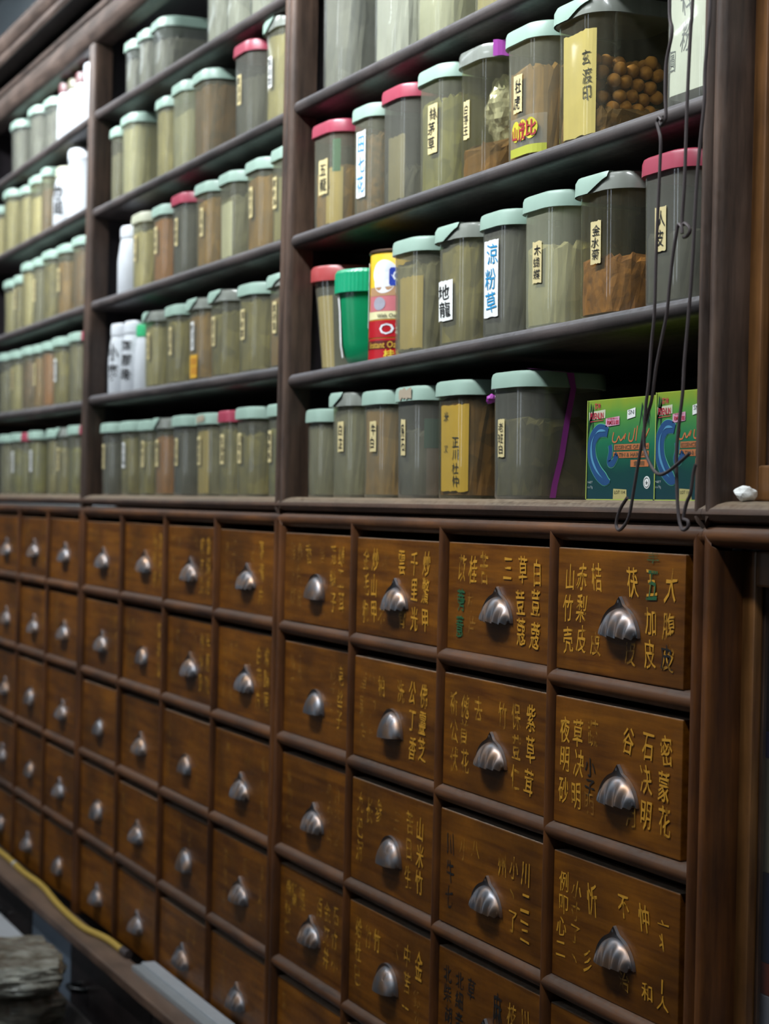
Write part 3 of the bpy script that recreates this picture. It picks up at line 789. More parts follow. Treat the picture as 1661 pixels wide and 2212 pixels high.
# ---- right-hand section: jar table with its labels
YEL = M_PAPER
Z = BASEZ
rt = [
 # level 0, bottom ledge
 (0, 0, 0.1008, 0.079, 0.118, dict(fill='smoke', frac=0.9)),
 (0, 1, 0.1965, 0.094, 0.135, dict(lid='torn', fill='smoke', frac=0.85, labels=[lab(-.006, .0135, .058, .096, '白芷')])),
 (0, 2, 0.3021, 0.093, 0.133, dict(fill='amber', frac=0.9, labels=[lab(-.003, .018, .056, .093, '牛白')])),
 (0, 3, 0.4090, 0.100, 0.133, dict(lid='chip', fill='grey', frac=0.6, body=M_JARGREY, labels=[lab(-.0135, .0005, .050, .092, '烏石')])),
 (0, 4, 0.5267, 0.100, 0.134, dict(fill='brown', frac=0.85, body=M_JARTHIN, card=(-.0227, .0407, .008, .104, [(.018, .070, .012, '正川杜仲', .017), (-.008, .098, .085, '米', .012), (-.008, .060, .05, '又', .010)], plain('mustard_card', (0.62, 0.40, 0.06), 0.7), M_INK))),
 (0, 5, 0.6720, 0.100, 0.136, dict(fill='olive', frac=0.62, body=M_JARGREY, labels=[lab(-.0167, -.0015, .044, .084, '老班白')])),
 # level 1
 (1, 3, 0.3917, 0.100, 0.126, dict(fill='grey', frac=0.8, card=(-.0145, .0414, -.002+.008, .090, None, M_CARD, M_INK))),
 (1, 4, 0.5208, 0.100, 0.126, dict(lid='torn', fill='olive', frac=0.85, labels=[lab(-.0297, .0115, .028, .073, '地龍', M_PAPERW)])),
 (1, 5, 0.6314, 0.090, 0.127, dict(fill='smoke', frac=0.9, body=M_JARGREY, labels=[lab(-.0179, .0195, .021, .103, '涼粉草', M_PAPERW, M_BLUEINK)])),
 (1, 6, 0.7364, 0.100, 0.132, dict(fill='cream', frac=0.62, body=M_JARMILK, labels=[lab(-.0081, .0134, .046, .088, '木蝴蝶')])),
 (1, 7, 0.8561, 0.100, 0.133, dict(lid='torn', fill='reddish', frac=0.42, body=M_JARTHIN, labels=[lab(-.0059, .0144, .051, .092, '金水菊')])),
 (1, 8, 0.9806, 0.100, 0.135, dict(lid='red', fill='smoke', frac=0.5, body=M_JARGREY, labels=[lab(-.0081, .0125, .048, .088, '人皮')])),
 # level 2
 (2, 0, 0.1082, 0.100, 0.134, dict(lid='red', fill='amber', frac=0.55, labels=[lab(-.0081, .0223, .043, .088, '五龍')], card=(.012, .048, .004, .075, None, M_CARD, M_INK))),
 (2, 1, 0.2474, 0.083, 0.131, dict(fill='seed', frac=0.72, labels=[lab(-.0133, .0159, .021, .103, '田七花', M_PAPERW, M_BLUEINK)])),
 (2, 2, 0.3464, 0.097, 0.136, dict(lid='red', fill='grey', frac=0.3, body=M_JARGREY, card=(-.015, .0318, .004, .080, None, M_PAPER, M_INK))),
 (2, 3, 0.4562, 0.100, 0.138, dict(fill='green', frac=0.75, labels=[lab(-.0012, .0252, .042, .098, '絲茅草')])),
 (2, 4, 0.5700, 0.100, 0.137, dict(lid='clear', fill='brown', frac=0.25, body=M_JARTHIN, labels=[lab(-.0192, -.0037, .043, .085, '白茅王')])),
 (2, 5, 0.6874, 0.100, 0.135, dict(fill='amber', frac=0.70, labels=[lab(-.0116, .009, .050, .089, '牡虎')])),
 (2, 6, 0.8029, 0.100, 0.134, dict(lid='torn', fill='seed', frac=0.22, body=M_JARTHIN, card=(-.0215, .0391, .004, .107, [(.026, .088, .036, '玄渡印', .014)], M_PAPER, M_INK), look='large torn-lidded jar of brown nutmegs')),
 # level 3
 (3, 0, 0.1299, 0.100, 0.158, dict(lid='clear', fill='smoke', frac=0.8, body=M_JARCLEAR)),
 (3, 1, 0.3073, 0.100, 0.145, dict(lid='clear', fill='ash', frac=0.7, body=M_JARCLEAR)),
 (3, 2, 0.4384, 0.100, 0.140, dict(lid='mint', fill='ash', frac=0.7, body=M_JARMILK, labels=[lab(-.012, .012, .060, .100, '珍珠')])),
 (3, 3, 0.5970, 0.100, 0.138, dict(lid='mint', fill='pale', frac=0.7)),
]
for lev, i, X, w, h, kw in rt:
    make_jar('right', lev, i, X, w, Z[lev]+h, **kw)

# ---- middle section
mt = [
 (0, 0, -0.9674, .100, .133, 'mint', 'smoke'), (0, 1, -0.8359, .100, .132, 'mint', 'olive'), (0, 2, -0.7195, .084, .130, 'mint', 'olive'), (0, 3, -0.6213, .093, .130, 'torn', 'orange'),
 (0, 4, -0.5151, .100, .131, 'mint', 'smoke'), (0, 5, -0.3874, .100, .130, 'chip', 'grey'), (0, 6, -0.2787, .069, .130, 'red', 'olive'), (0, 7, -0.1899, .100, .132, 'mint', 'olive'), (0, 8, -0.0570, .076, .131, 'mint', 'green'),
 (1, 3, -0.6958, .100, .130, 'torn', 'pale'), (1, 4, -0.5685, .100, .130, 'mint', 'olive'), (1, 5, -0.4424, .100, .129, 'torn', 'amber'), (1, 6, -0.3273, .100, .131, 'torn', 'olive'), (1, 7, -0.1918, .100, .129, 'mint', 'olive'), (1, 8, -0.0620, .083, .129, 'torn', 'amber'),
 (2, 1, -0.7862, .100, .130, 'cream', 'cream'), (2, 2, -0.6588, .100, .126, 'mint', 'orange'), (2, 3, -0.5451, .100, .130, 'red', 'smoke'), (2, 4, -0.4162, .100, .130, 'mint', 'amber'), (2, 5, -0.2964, .100, .128, 'mint', 'smoke'), (2, 6, -0.1702, .100, .128, 'mint', 'amber'), (2, 7, -0.0620, .083, .128, 'mint', 'pale'),
 (3, 0, -0.9536, .060, .129, 'mint', 'smoke'), (3, 1, -0.8710, .100, .138, 'mint', 'cream'), (3, 2, -0.6547, .082, .128, 'mint', 'pale'), (3, 3, -0.5559, .100, .135, 'mint', 'pale'), (3, 4, -0.4414, .100, .131, 'mint', 'brown'), (3, 5, -0.2335, .100, .133, 'red', 'smoke'), (3, 6, -0.0964, .100, .139, 'torn', 'pale'),
 (4, 0, -0.8645, .072, .089, 'mint', 'smoke'), (4, 1, -0.7801, .072, .089, 'mint', 'smoke'), (4, 2, -0.6896, .100, .088, 'mint', 'smoke'), (4, 3, -0.3875, .088, .118, 'clear', 'ash'), (4, 4, -0.2917, .075, .118, 'clear', 'ash'), (4, 5, -0.1800, .100, .118, 'clear', 'ash'),
]
rng = random.Random(3)
for lev, i, X, w, h, lid, fill in mt:
    kw = {}
    if lev in (0, 1, 2) and not (lev == 2 and i == 5): kw['labels'] = auto_label(rng, white=(lev, i) in ((0, 1), (1, 5)))
    if (lev, i) == (0, 5): kw['card'] = (-.025, .030, .004, .100, None, M_CARD, M_INK)
    if (lev, i) == (2, 5): kw['card'] = (-.025, .030, .004, .085, None, M_PAPERW, M_INK)
    if (lev, i) in ((3, 1), (3, 3)): kw['body'] = M_JARMILK
    if lev == 4: kw['body'] = M_JARCLEAR
    if (lev, i) in ((0, 0), (0, 4), (2, 3), (3, 5)): kw['body'] = M_JARGREY
    if (lev, i) in ((3, 5), (3, 6)): kw['labels'] = auto_label(rng, white=(i == 6))
    if (lev, i) == (1, 5): kw['labels'] += [lab(-.016, .024, .004, .040, '川川', plain('orange_sticker', (0.65, 0.36, 0.03), 0.5), M_REDINK)]
    make_jar('mid', lev, i, X, w, Z[lev]+h, lid, fill, rng.uniform(0.62, 0.88), **kw)

# ---- far left section
lt = [
 (0, 0, -1.8694, .100, .135, 'mint', 'smoke'), (0, 1, -1.7471, .100, .135, 'mint', 'green'), (0, 2, -1.6450, .040, .133, 'red', 'green'), (0, 3, -1.5700, .085, .135, 'mint', 'green'), (0, 4, -1.4049, .072, .134, 'mint', 'olive'), (0, 5, -1.3197, .076, .134, 'torn', 'olive'), (0, 6, -1.2256, .090, .136, 'mint', 'green'), (0, 7, -1.1350, .050, .134, 'red', 'olive'),
 (1, 0, -1.8986, .100, .136, 'mint', 'smoke'), (1, 1, -1.7801, .100, .134, 'mint', 'pale'), (1, 2, -1.6581, .100, .134, 'mint', 'brown'), (1, 3, -1.5528, .073, .132, 'mint', 'amber'), (1, 4, -1.4654, .082, .132, 'mint', 'orange'), (1, 5, -1.3669, .100, .134, 'mint', 'olive'), (1, 6, -1.2347, .100, .134, 'mint', 'grey'), (1, 7, -1.1350, .060, .131, 'red', 'olive'),
 (2, 0, -1.8496, .090, .118, 'mint', 'pale'), (2, 1, -1.7551, .060, .118, 'mint', 'olive'), (2, 2, -1.6713, .090, .138, 'mint', 'cream'), (2, 3, -1.5659, .073, .136, 'mint', 'smoke'), (2, 4, -1.4740, .100, .141, 'mint', 'olive'), (2, 5, -1.3476, .100, .139, 'mint', 'amber'), (2, 6, -1.2200, .090, .140, 'mint', 'brown'),
 (3, 0, -1.9700, .050, .121, 'mint', 'cream'), (3, 1, -1.8754, .100, .145, 'mint', 'pale'), (3, 2, -1.7150, .087, .130, 'mint', 'pale'), (3, 3, -1.6121, .100, .137, 'mint', 'cream'), (3, 4, -1.5120, .060, .139, 'mint', 'brown'),
 (4, 0, -1.8106, .100, .109, 'mint', 'smoke'), (4, 1, -1.6342, .100, .109, 'mint', 'smoke'), (4, 2, -1.4912, .090, .101, 'mint', 'smoke'),
]
for lev, i, X, w, h, lid, fill in lt:
    kw = {}
    if lev < 3 and i % 2: kw['labels'] = auto_label(rng, white=(lev, i) in ((0, 1), (0, 3), (1, 5)))
    if lev == 4: kw['body'] = M_JARCLEAR
    make_jar('left', lev, i, X, w, Z[lev]+h, lid, fill, rng.uniform(0.65, 0.88), **kw)

# ------------------------------------------------------------------ loose containers among the jars
def bottle(bay, lev, X, r, h, label, cap=M_WHITE, text=None, tall=False, shoulder=0.86):
    z0 = zshelf(bay, lev, X)
    T = thing('plastic_bottle', (X, YF+r, z0+ZO), label, 'bottle')
    ch = 0.022
    b = MB(); b.lathe([(r*0.92, 0), (r*0.97, 0.003), (r*0.98, h*0.5), (r*0.9, h-ch-0.012), (r*shoulder, h-ch-0.004), (r*shoulder*0.96, h-ch)], seg=40); b.build('body', M_WHITE, T, smooth=True)
    b = MB(); b.lathe([(r*shoulder*1.03, h-ch), (r*shoulder*1.03, h-0.005), (r*shoulder*0.97, h-0.001), (r*shoulder*0.85, h)], seg=40); b.build('cap', cap, T, smooth=True)
    if text:
        G = ([], []); column(G, text, 0, h*0.72, h*0.15, r*0.7, 0.012, 0.1, random.Random(2))
        vs = []
        for x, z in G[0]:
            a = -math.pi/2+x/r+0.35; vs.append((1.004*r*math.cos(a), 1.004*r*math.sin(a), z))
        obj('lettering', vs, G[1], M_INK, T)
    return T
bottle('mid', 1, -0.955, 0.036, Z[1]+0.131-zshelf('mid', 1, -0.95), 'slim white plastic bottle with black writing, leftmost on lowest shelf of middle section', text='小麥')
bottle('mid', 1, -0.868, 0.040, Z[1]+0.129-zshelf('mid', 1, -0.86), 'stout white plastic bottle with black writing beside the green-capped one', text='阿膠珠')
M_GCAP = plain('bright_green_cap', (0.03, 0.42, 0.16), 0.35)
bottle('mid', 1, -0.782, 0.030, Z[1]+0.117-zshelf('mid', 1, -0.78), 'white plastic bottle with bright green cap on the lowest shelf', M_GCAP)
bottle('mid', 2, -0.905, 0.040, Z[2]+0.124-zshelf('mid', 2, -0.9), 'plain white plastic bottle leftmost on second shelf of middle section')
bottle('left', 3, -1.420, 0.046, Z[3]+0.130-zshelf('left', 3, -1.42), 'white plastic bottle with cream cap and blue writing, far-left section', M_CREAM, '當')
bottle('left', 3, -1.300, 0.048, Z[3]+0.147-zshelf('left', 3, -1.3), 'tall plain white plastic bottle next to the left post, far-left section', shoulder=0.95)
M_DCAP = plain('dark_red_cap', (0.10, 0.012, 0.016), 0.4)
bottle('left', 4, -1.400, 0.026, Z[4]+0.118-zshelf('left', 4, -1.4), 'white bottle with dark red cap on top shelf of far-left section', M_DCAP)
M_OCAP = plain('olive_cap', (0.09, 0.08, 0.03), 0.4)
bottle('left', 4, -1.330, 0.034, Z[4]+0.112-zshelf('left', 4, -1.33), 'white bottle with olive cap on top shelf of far-left section', M_OCAP)
bottle('left', 4, -1.262, 0.026, Z[4]+0.112-zshelf('left', 4, -1.26), 'thin white bottle with red cap between two whites on far-left top shelf', M_DCAP)
bottle('left', 4, -1.190, 0.036, Z[4]+0.116-zshelf('left', 4, -1.19), 'tallest plain white bottle beside left post on far-left top shelf', shoulder=0.93)

# red-lidded tapered tub with a yellow slip
z0 = zshelf('right', 1, 0.09)
T = thing('tapered_tub', (0.088, 0.066, z0+ZO), 'tapered clear tub with red lid and yellow slip, behind the green tub', 'jar')
h = Z[1]+0.125-z0
b = MB(); b.lathe([(0.036, 0), (0.038, 0.002), (0.046, h*0.6), (0.050, h-0.018), (0.053, h-0.016), (0.053, h-0.004)], seg=44); b.build('body', M_JAR, T, smooth=True)
b = MB(); b.lathe([(0.0555, h-0.020), (0.0555, h-0.004), (0.053, h), (0.04, h+0.001)], seg=44); b.build('lid', plain('brick_lid', (0.36, 0.05, 0.05), 0.35), T, smooth=True)
vs, fs = [], []
for i in range(9):
    a = math.radians(-112+i*7)
    for z, r_ in ((0.006, 0.0375), (h*0.72, 0.0455)): vs.append((r_*math.cos(a), r_*math.sin(a), z))
for i in range(8): fs.append((2*i, 2*i+2, 2*i+3, 2*i+1))
obj('paper_insert', vs, fs, M_CARD, T)

# green tub with ribbed lid
X = 0.205; z0 = zshelf('right', 1, X); h = Z[1]+0.112-z0
T = thing('green_tub', (X-0.024, 0.066, z0+ZO), 'green rounded plastic tub with ribbed green lid and white paper strip', 'tub')
b = MB(); b.lathe([(0.030, 0), (0.036, 0.003), (0.042, 0.012), (0.046, 0.028), (0.050, h*0.6), (0.052, h-0.024)], seg=48); b.build('body', M_GREEN, T, smooth=True)
vs = []; seg = 120; k = 4
pr = [(0.0565, h-0.030), (0.0565, h-0.005), (0.0545, h-0.001), (0.045, h)]
for i in range(seg):
    a = 2*math.pi*i/seg
    for j, (r_, z) in enumerate(pr):
        rr = r_*(1+(0.008 if i % 2 else 0)*(1 if j < 2 else 0)); vs.append((rr*math.cos(a), rr*math.sin(a), z))
fs = [(i*k+j, ((i+1) % seg)*k+j, ((i+1) % seg)*k+j+1, i*k+j+1) for i in range(seg) for j in range(k-1)]+[tuple(i*k for i in range(seg)), tuple(i*k+3 for i in range(seg))]
obj('lid', vs, fs, plain('green_lid', (0.008, 0.32, 0.15), 0.3), T, smooth=False)
vs, fs = [], []
for i in range(8):
    a = math.radians(-127+i*4.5)
    for z, r_ in ((0.012, 0.0455), (0.028, 0.0485), (h*0.58, 0.0508), (h-0.032, 0.0528)): vs.append((r_*math.cos(a), r_*math.sin(a), z))
for i in range(7):
    for j in range(3): fs.append((4*i+j, 4*i+4+j, 4*i+5+j, 4*i+1+j))
p = obj('label', vs, fs, M_PAPERW, T)
G = ([], []); column(G, '益心片', 0, h-0.034, 0.016, 0.013, 0.01, 0.1, random.Random(4))
obj('lettering', [(0.0535*math.cos(math.radians(-111)+x/0.05), 0.0535*math.sin(math.radians(-111)+x/0.05), z) if z > h*0.5 else ((0.0505)*math.cos(math.radians(-111)+x/0.05), 0.0505*math.sin(math.radians(-111)+x/0.05), z) for x, z in G[0]], G[1], M_INK, p)

# oats tin
X = 0.288; z0 = zshelf('right', 1, X); h = Z[1]+0.124-z0; R_ = 0.046
T = thing('oats_tin', (X, 0.060, z0+ZO), 'yellow and red printed oats tin between green tub and mint-lidded jar', 'tin')
def bandmesh(z0_, z1_, r_, a0=-180, a1=180, n=60):
    vs, fs = [], []
    for i in range(n+1):
        a = math.radians(a0+(a1-a0)*i/n)
        vs += [(r_*math.cos(a), r_*math.sin(a), z0_), (r_*math.cos(a), r_*math.sin(a), z1_)]
    for i in range(n): fs.append((2*i, 2*i+2, 2*i+3, 2*i+1))
    return vs, fs
b = MB(); b.lathe([(R_-0.001, 0), (R_, 0.001), (R_, h-0.002), (R_-0.001, h)], seg=60); b.build('can', plain('tin_yellow', (0.72, 0.46, 0.02), 0.35), T, smooth=True)
b = MB(); b.lathe([(R_+0.0015, h-0.003), (R_+0.0018, h-0.001), (R_+0.0005, h+0.0005), (R_-0.004, h-0.001)], seg=60); b.build('rim', plain('tin_rim', (0.10, 0.06, 0.035), 0.4, 0.6), T, smooth=True)
def tin(name, z0_, z1_, m, dr=0.0006, a0=-180, a1=180):
    v, f = bandmesh(z0_, z1_, R_+dr, a0, a1); return obj(name, v, f, m, T, smooth=True)
M_TRED = plain('tin_red', (0.42, 0.008, 0.015), 0.35)
tin('red_band', 0.0, h*0.195, M_TRED)
tin('red_band', h*0.205, h*0.36, M_TRED, 0.0008)
tin('brown_band', h*0.10, h*0.175, plain('tin_brown', (0.10, 0.012, 0.01), 0.35), 0.0010)
tin('cream_band', h*0.37, h*0.45, plain('tin_cream', (0.75, 0.70, 0.40), 0.4))
tin('check_cloth', h*0.44, h*0.60, plain('tin_pink', (0.55, 0.16, 0.18), 0.4), 0.0007, -98, -20)
tin('oat_heap', h*0.58, h*0.66, plain('tin_oat', (0.42, 0.24, 0.12), 0.5), 0.0009, -96, -20)
def tin_blob(name, ac, zc, ra, rz_, m, dr, n=28, sq=False):
    vs = [((R_+dr)*math.cos(ac), (R_+dr)*math.sin(ac), zc)]; fs = []
    for i in range(n):
        t = 2*math.pi*i/n; cx, cz = math.cos(t), math.sin(t)
        if sq:
            q = max(abs(cx), abs(cz)); cx /= q; cz /= q
        a = ac+ra*cx/R_; vs.append(((R_+dr)*math.cos(a), (R_+dr)*math.sin(a), zc+rz_*cz))
    for i in range(n): fs.append((0, 1+i, 1+(i+1) % n))
    return obj(name, vs, fs, m, T)
tin_blob('milk_jug_picture', math.radians(-62), h*0.78, 0.019, 0.017, plain('tin_white', (0.75, 0.78, 0.82), 0.35), 0.0009)
tin_blob('milk_jug_picture', math.radians(-62), h*0.70, 0.016, 0.013, plain('tin_white', (0.75, 0.78, 0.82), 0.35), 0.0010)
q_ = tin_blob('blue_badge', math.radians(-38), h*0.75, 0.011, 0.011, plain('tin_blue', (0.02, 0.05, 0.35), 0.35), 0.0012, sq=True)
tin_blob('spoon_picture', math.radians(-70), h*0.51, 0.010, 0.008, plain('tin_grey', (0.35, 0.34, 0.40), 0.3), 0.0011)
def tin_text(s, ac, zc, ww, hh, m, dr=0.0016):
    G = ([], []); put(G, s, 0, zc, ww, hh, 0.01)
    obj('lettering', [((R_+dr)*math.cos(ac+x/R_), (R_+dr)*math.sin(ac+x/R_), z) for x, z in G[0]], G[1], m, T)
tin_text('Oats', math.radians(-35), h*0.28, 0.052, h*0.10, plain('tin_white', (0.75, 0.78, 0.82), 0.35))
tin_text('Instant Oatmeal', math.radians(-50), h*0.137, 0.066, h*0.06, plain('tin_gold', (0.62, 0.38, 0.05), 0.4))
tin_text('桂格', math.radians(-40), h*0.05, 0.030, h*0.085, plain('tin_yellowtext', (0.75, 0.60, 0.05), 0.4))
tin_text('Q', math.radians(-38), h*0.75, 0.012, 0.014, plain('tin_white', (0.75, 0.78, 0.82), 0.35))
tin_text('With Oat Bran', math.radians(-45), h*0.40, 0.045, h*0.035, M_INK)
v, f = bandmesh(h*0.30, h*0.90, R_+0.0016, -128, -104, 10)
p = obj('paper_strip', v, f, M_PAPERW, T)
G = ([], []); column(G, '久丶一', 0, h*0.85, h*0.35, 0.010, 0.01)
obj('lettering', [((R_+0.0022)*math.cos(math.radians(-114)+x/R_), (R_+0.0022)*math.sin(math.radians(-114)+x/R_), z) for x, z in G[0]], G[1], M_INK, p)

# whitish packet on the second shelf, next to the right post
X = 1.0135; z0 = zshelf('right', 2, X); h = 0.172-0.02
T = thing('paper_packet', (X, 0.05, z0+ZO), 'pale packet in clear plastic with faint pencil writing beside right post', 'packet')
v, f = loft([[(x*s_, y*s_, z) for x, y in ring(0.084, 0.075, 0.018)] for z, s_ in ((0, 0.95), (0.004, 1), (h*0.5, 1.01), (h, 0.99))])
obj('wrapper', v, f, M_FILM, T, smooth=True)
v, f = loft([[(x, y, z) for x, y in ring(0.080, 0.071, 0.016)] for z in (0.012, h-0.004)])
p = obj('paper', v, f, plain('pale_sheet', (0.62, 0.66, 0.56), 0.7), T, smooth=True)
G = ([], []); column(G, '田料粉', -0.004, h-0.014, h*0.3, 0.017, 0.0, 0.2, random.Random(5)); column(G, '圓', -0.026, h*0.35, h*0.2, 0.012, 0, 0.2, random.Random(6))
flat_letters('lettering', G, plain('pencil', (0.10, 0.12, 0.12), 0.6), p, -0.0358)

# nutmegs in the large jar
Tj, X, w, z0, h = JARS[('right', 2, 6)]
nm = herb('nutmeg_skin', (0.15, 0.055, 0.010), (0.36, 0.17, 0.045), 120, 0.5)
bm = bmesh.new(); bmesh.ops.create_icosphere(bm, subdivisions=3, radius=0.0068)
for v in bm.verts:
    v.co *= 1+0.06*noise.noise(v.co*260)
    v.co.z *= 1.06
me = bpy.data.meshes.new('nutmeg'); bm.to_mesh(me); bm.free(); me.materials.append(nm)
me.polygons.foreach_set('use_smooth', [True]*len(me.polygons))
rng = random.Random(11); first = None
for layer in range(5):
    zz = z0+0.032+layer*0.0122
    n = 6; st = 0.0138
    for i in range(n):
        for j in range(n):
            edge = i in (0, n-1) or j in (0,)
            if not edge and layer < 4: continue
            if layer == 4 and rng.random() < 0.35: continue
            if (i in (0, n-1)) and (j in (0, n-1)): continue
            o = bpy.data.objects.new('nutmeg', me); COL.objects.link(o)
            if layer % 2 and j == n-1: continue
            xo = (i-(n-1)/2)*st+(0.003 if layer % 2 else -0.003)*(0 if i in (0, n-1) else 1)+(rng.uniform(-.003, 0) if i == n-1 else 0)
            o.location = (X+xo+rng.uniform(-.0006, .0006), YF+w/2+(j-(n-1)/2+(0.5 if layer % 2 else 0))*st+rng.uniform(-.001, .001), zz+ZO+rng.uniform(-.0022, .0022))
            o.rotation_euler = (rng.uniform(0, 6), rng.uniform(0, 6), rng.uniform(0, 6))
            tag(o, 'round brown nutmeg piled inside the large jar on the second shelf', 'nutmeg', 'nutmegs in the large jar')

# sticker, tape, ribbon and slips that belong to single jars
Tj, X, w, z0, h = JARS[('right', 2, 5)]
p = strip('sticker', w, h, -0.017, 0.048, 0.004, 0.044, M_FILM, Tj, 0.0014, 12)
strip('sticker_band', w, h, -0.017, 0.048, 0.004, 0.013, plain('lime_band', (0.40, 0.42, 0.05), 0.4), Tj, 0.0018, 12)
for sx in (-0.004, 0.012, 0.028):
    G = ([], []); n = 14; q = len(G[0]); 
    for i in range(n): G[0].append((sx+0.010*math.cos(2*math.pi*i/n), 0.030+0.011*math.sin(2*math.pi*i/n)))
    G[1].append(tuple(range(n))); letters_on('sticker_spot', G, w, h, plain('sticker_yellow', (0.55, 0.50, 0.04), 0.4), Tj, 0.0019)
G = ([], []); put(G, '山', -0.006, 0.028, 0.013, 0.014, 0.02); put(G, '茂', 0.011, 0.029, 0.015, 0.019, 0.02); put(G, '比', 0.029, 0.030, 0.015, 0.017, 0.02)
letters_on('sticker_lettering', G, w, h, M_REDINK, Tj, 0.0024)
Tj, X, w, z0, h = JARS[('right', 2, 4)]
strip('purple_tape', w+0.007, h, 0.045, 0.085, h-0.016, h+0.001, M_PURPLE, Tj, 0.0012, 8, ragged=0.001, rng=random.Random(3))
# crumpled clear bag inside that jar
bm = bmesh.new(); bmesh.ops.create_icosphere(bm, subdivisions=4, radius=0.034)
for v in bm.verts:
    n_ = v.co.normalized(); v.co = Vector((v.co.x*1.0, v.co.y*0.9, v.co.z*1.15))*(1+0.22*noise.noise(n_*3.1)+0.10*noise.noise(n_*9))
vs = [v.co.copy() for v in bm.verts]; fs = [tuple(q.index for q in f.verts) for f in bm.faces]; bm.free()
o = obj('plastic_bag', vs, fs, M_BAGFILM, None, (X+0.006, YF+w/2, z0+ZO+0.074)); tag(o, 'crumpled clear plastic bag inside the clear-lidded jar', 'bag')
# ribbon on the unobstructed jar of the bottom ledge
Tj, X, w, z0, h = JARS[('right', 0, 5)]
vs, fs = [], []; wd = 0.0042
path = [(0.020, h+0.0016), (0.060, h-0.002), (0.0640, h-0.018), (0.060, h*0.62), (0.054, h*0.33), (0.047, 0.016), (0.045, 0.002)]
x0r = None
for i, (s, z) in enumerate(path):
    sw = wd*(1.0 if i < 2 else 0.8)
    for ss in (s+0.022-sw, s+0.022+sw):
        x, y, nx, ny = sect(w, w*RC, ss)
        off = 0.0065 if i in (1, 2) else 0.0022
        vs.append((x+nx*off, y-w/2+ny*off, z))
for i in range(len(path)-1): fs.append((2*i, 2*i+1, 2*i+3, 2*i+2))
o = obj('purple_ribbon', vs, fs, M_PURPLE, Tj, smooth=True)
bm = bmesh.new(); bmesh.ops.create_icosphere(bm, subdivisions=2, radius=0.0055)
kx, ky, _, _ = sect(w, w*RC, -0.046)
vs = [Vector((kx-0.006, ky-w/2-0.003, h-0.026))+v.co*(1+0.5*noise.noise(v.co*400)) for v in bm.verts]; fs = [tuple(q.index for q in f.verts) for f in bm.faces]; bm.free()
obj('ribbon_knot', vs, fs, M_PURPLE, Tj)
# green and pink slip standing in the fourth ledge jar
Tj, X, w, z0, h = JARS[('right', 0, 3)]
strip('pink_slip', w, h, 0.044, 0.060, 0.004, 0.058, plain('pink_slip', (0.42, 0.30, 0.24), 0.7), Tj, -0.0015, 5)
strip('green_slip', w, h, 0.0405, 0.060, 0.058, 0.092, plain('green_slip', (0.01, 0.16, 0.11), 0.6), Tj, -0.0012, 5)
Tj, X, w, z0, h = JARS[('right', 2, 0)]
strip('green_slip', w, h, 0.030, 0.044, 0.070, 0.112, plain('green_slip', (0.01, 0.16, 0.11), 0.6), Tj, -0.0012, 5)

# ------------------------------------------------------------------ green essence cartons
def carton_mat():
    m, n, l, p = mat('carton_print')
    co = n.new('ShaderNodeTexCoord'); sp = n.new('ShaderNodeSeparateXYZ'); l.new(co.outputs['Object'], sp.inputs[0])
    t = n.new('ShaderNodeTexNoise'); t.inputs['Scale'].default_value = 30; l.new(co.outputs['Object'], t.inputs['Vector'])
    ma = n.new('ShaderNodeMath'); ma.operation = 'MULTIPLY_ADD'; l.new(t.outputs['Fac'], ma.inputs[0]); ma.inputs[1].default_value = 0.02; l.new(sp.outputs['Z'], ma.inputs[2])
    mr = n.new('ShaderNodeMapRange'); mr.inputs['From Min'].default_value = 0.0; mr.inputs['From Max'].default_value = 0.115; l.new(ma.outputs[0], mr.inputs['Value'])
    r = n.new('ShaderNodeValToRGB'); cr = r.color_ramp
    cr.elements[0].position = 0.05; cr.elements[0].color = (0.012, 0.045, 0.060, 1)
    cr.elements[1].position = 1.0; cr.elements[1].color = (0.34, 0.36, 0.02, 1)
    for pos, c in ((0.32, (0.008, 0.055, 0.050, 1)), (0.55, (0.015, 0.16, 0.075, 1)), (0.82, (0.10, 0.30, 0.05, 1))):
        e = cr.elements.new(pos); e.color = c
    l.new(mr.outputs[0], r.inputs[0]); l.new(r.outputs[0], p.inputs['Base Color']); p.inputs['Roughness'].default_value = 0.3
    return m
M_CARTON = carton_mat()
M_COR = plain('print_orange', (0.55, 0.17, 0.06), 0.4); M_PINKST = plain('price_sticker', (0.62, 0.33, 0.45), 0.5); M_PRED = plain('print_red', (0.50, 0.03, 0.06), 0.4)
M_FISH = plain('print_fish_blue', (0.020, 0.075, 0.20), 0.35); M_FISHL = plain('print_fish_light', (0.09, 0.28, 0.45), 0.35); M_OUT = plain('print_outline', (0.12, 0.45, 0.30), 0.4)
M_LEAF = plain('print_leaf', (0.012, 0.04, 0.03), 0.4); M_TAN = plain('tan_sticker', (0.42, 0.37, 0.14), 0.6); M_LIME = plain('print_lime', (0.35, 0.45, 0.08), 0.4)
def poly2(G, pts):
    b = len(G[0]); G[0].extend(pts); G[1].append(tuple(range(b, b+len(pts))))
def ribbon2(G, pts, wid):
    P = [Vector((a, b, 0)) for a, b in pts]; L, Rr = [], []
    for i, p in enumerate(P):
        t = (P[min(i+1, len(P)-1)]-P[max(i-1, 0)]).normalized(); n_ = Vector((-t.y, t.x, 0))
        ww = wid(i/(len(P)-1)) if callable(wid) else wid
        L.append(p+n_*ww); Rr.append(p-n_*ww)
    b = len(G[0])
    for a, c in zip(L, Rr): G[0].extend([(a.x, a.y), (c.x, c.y)])
    for i in range(len(P)-1): G[1].append((b+2*i, b+2*i+1, b+2*i+3, b+2*i+2))
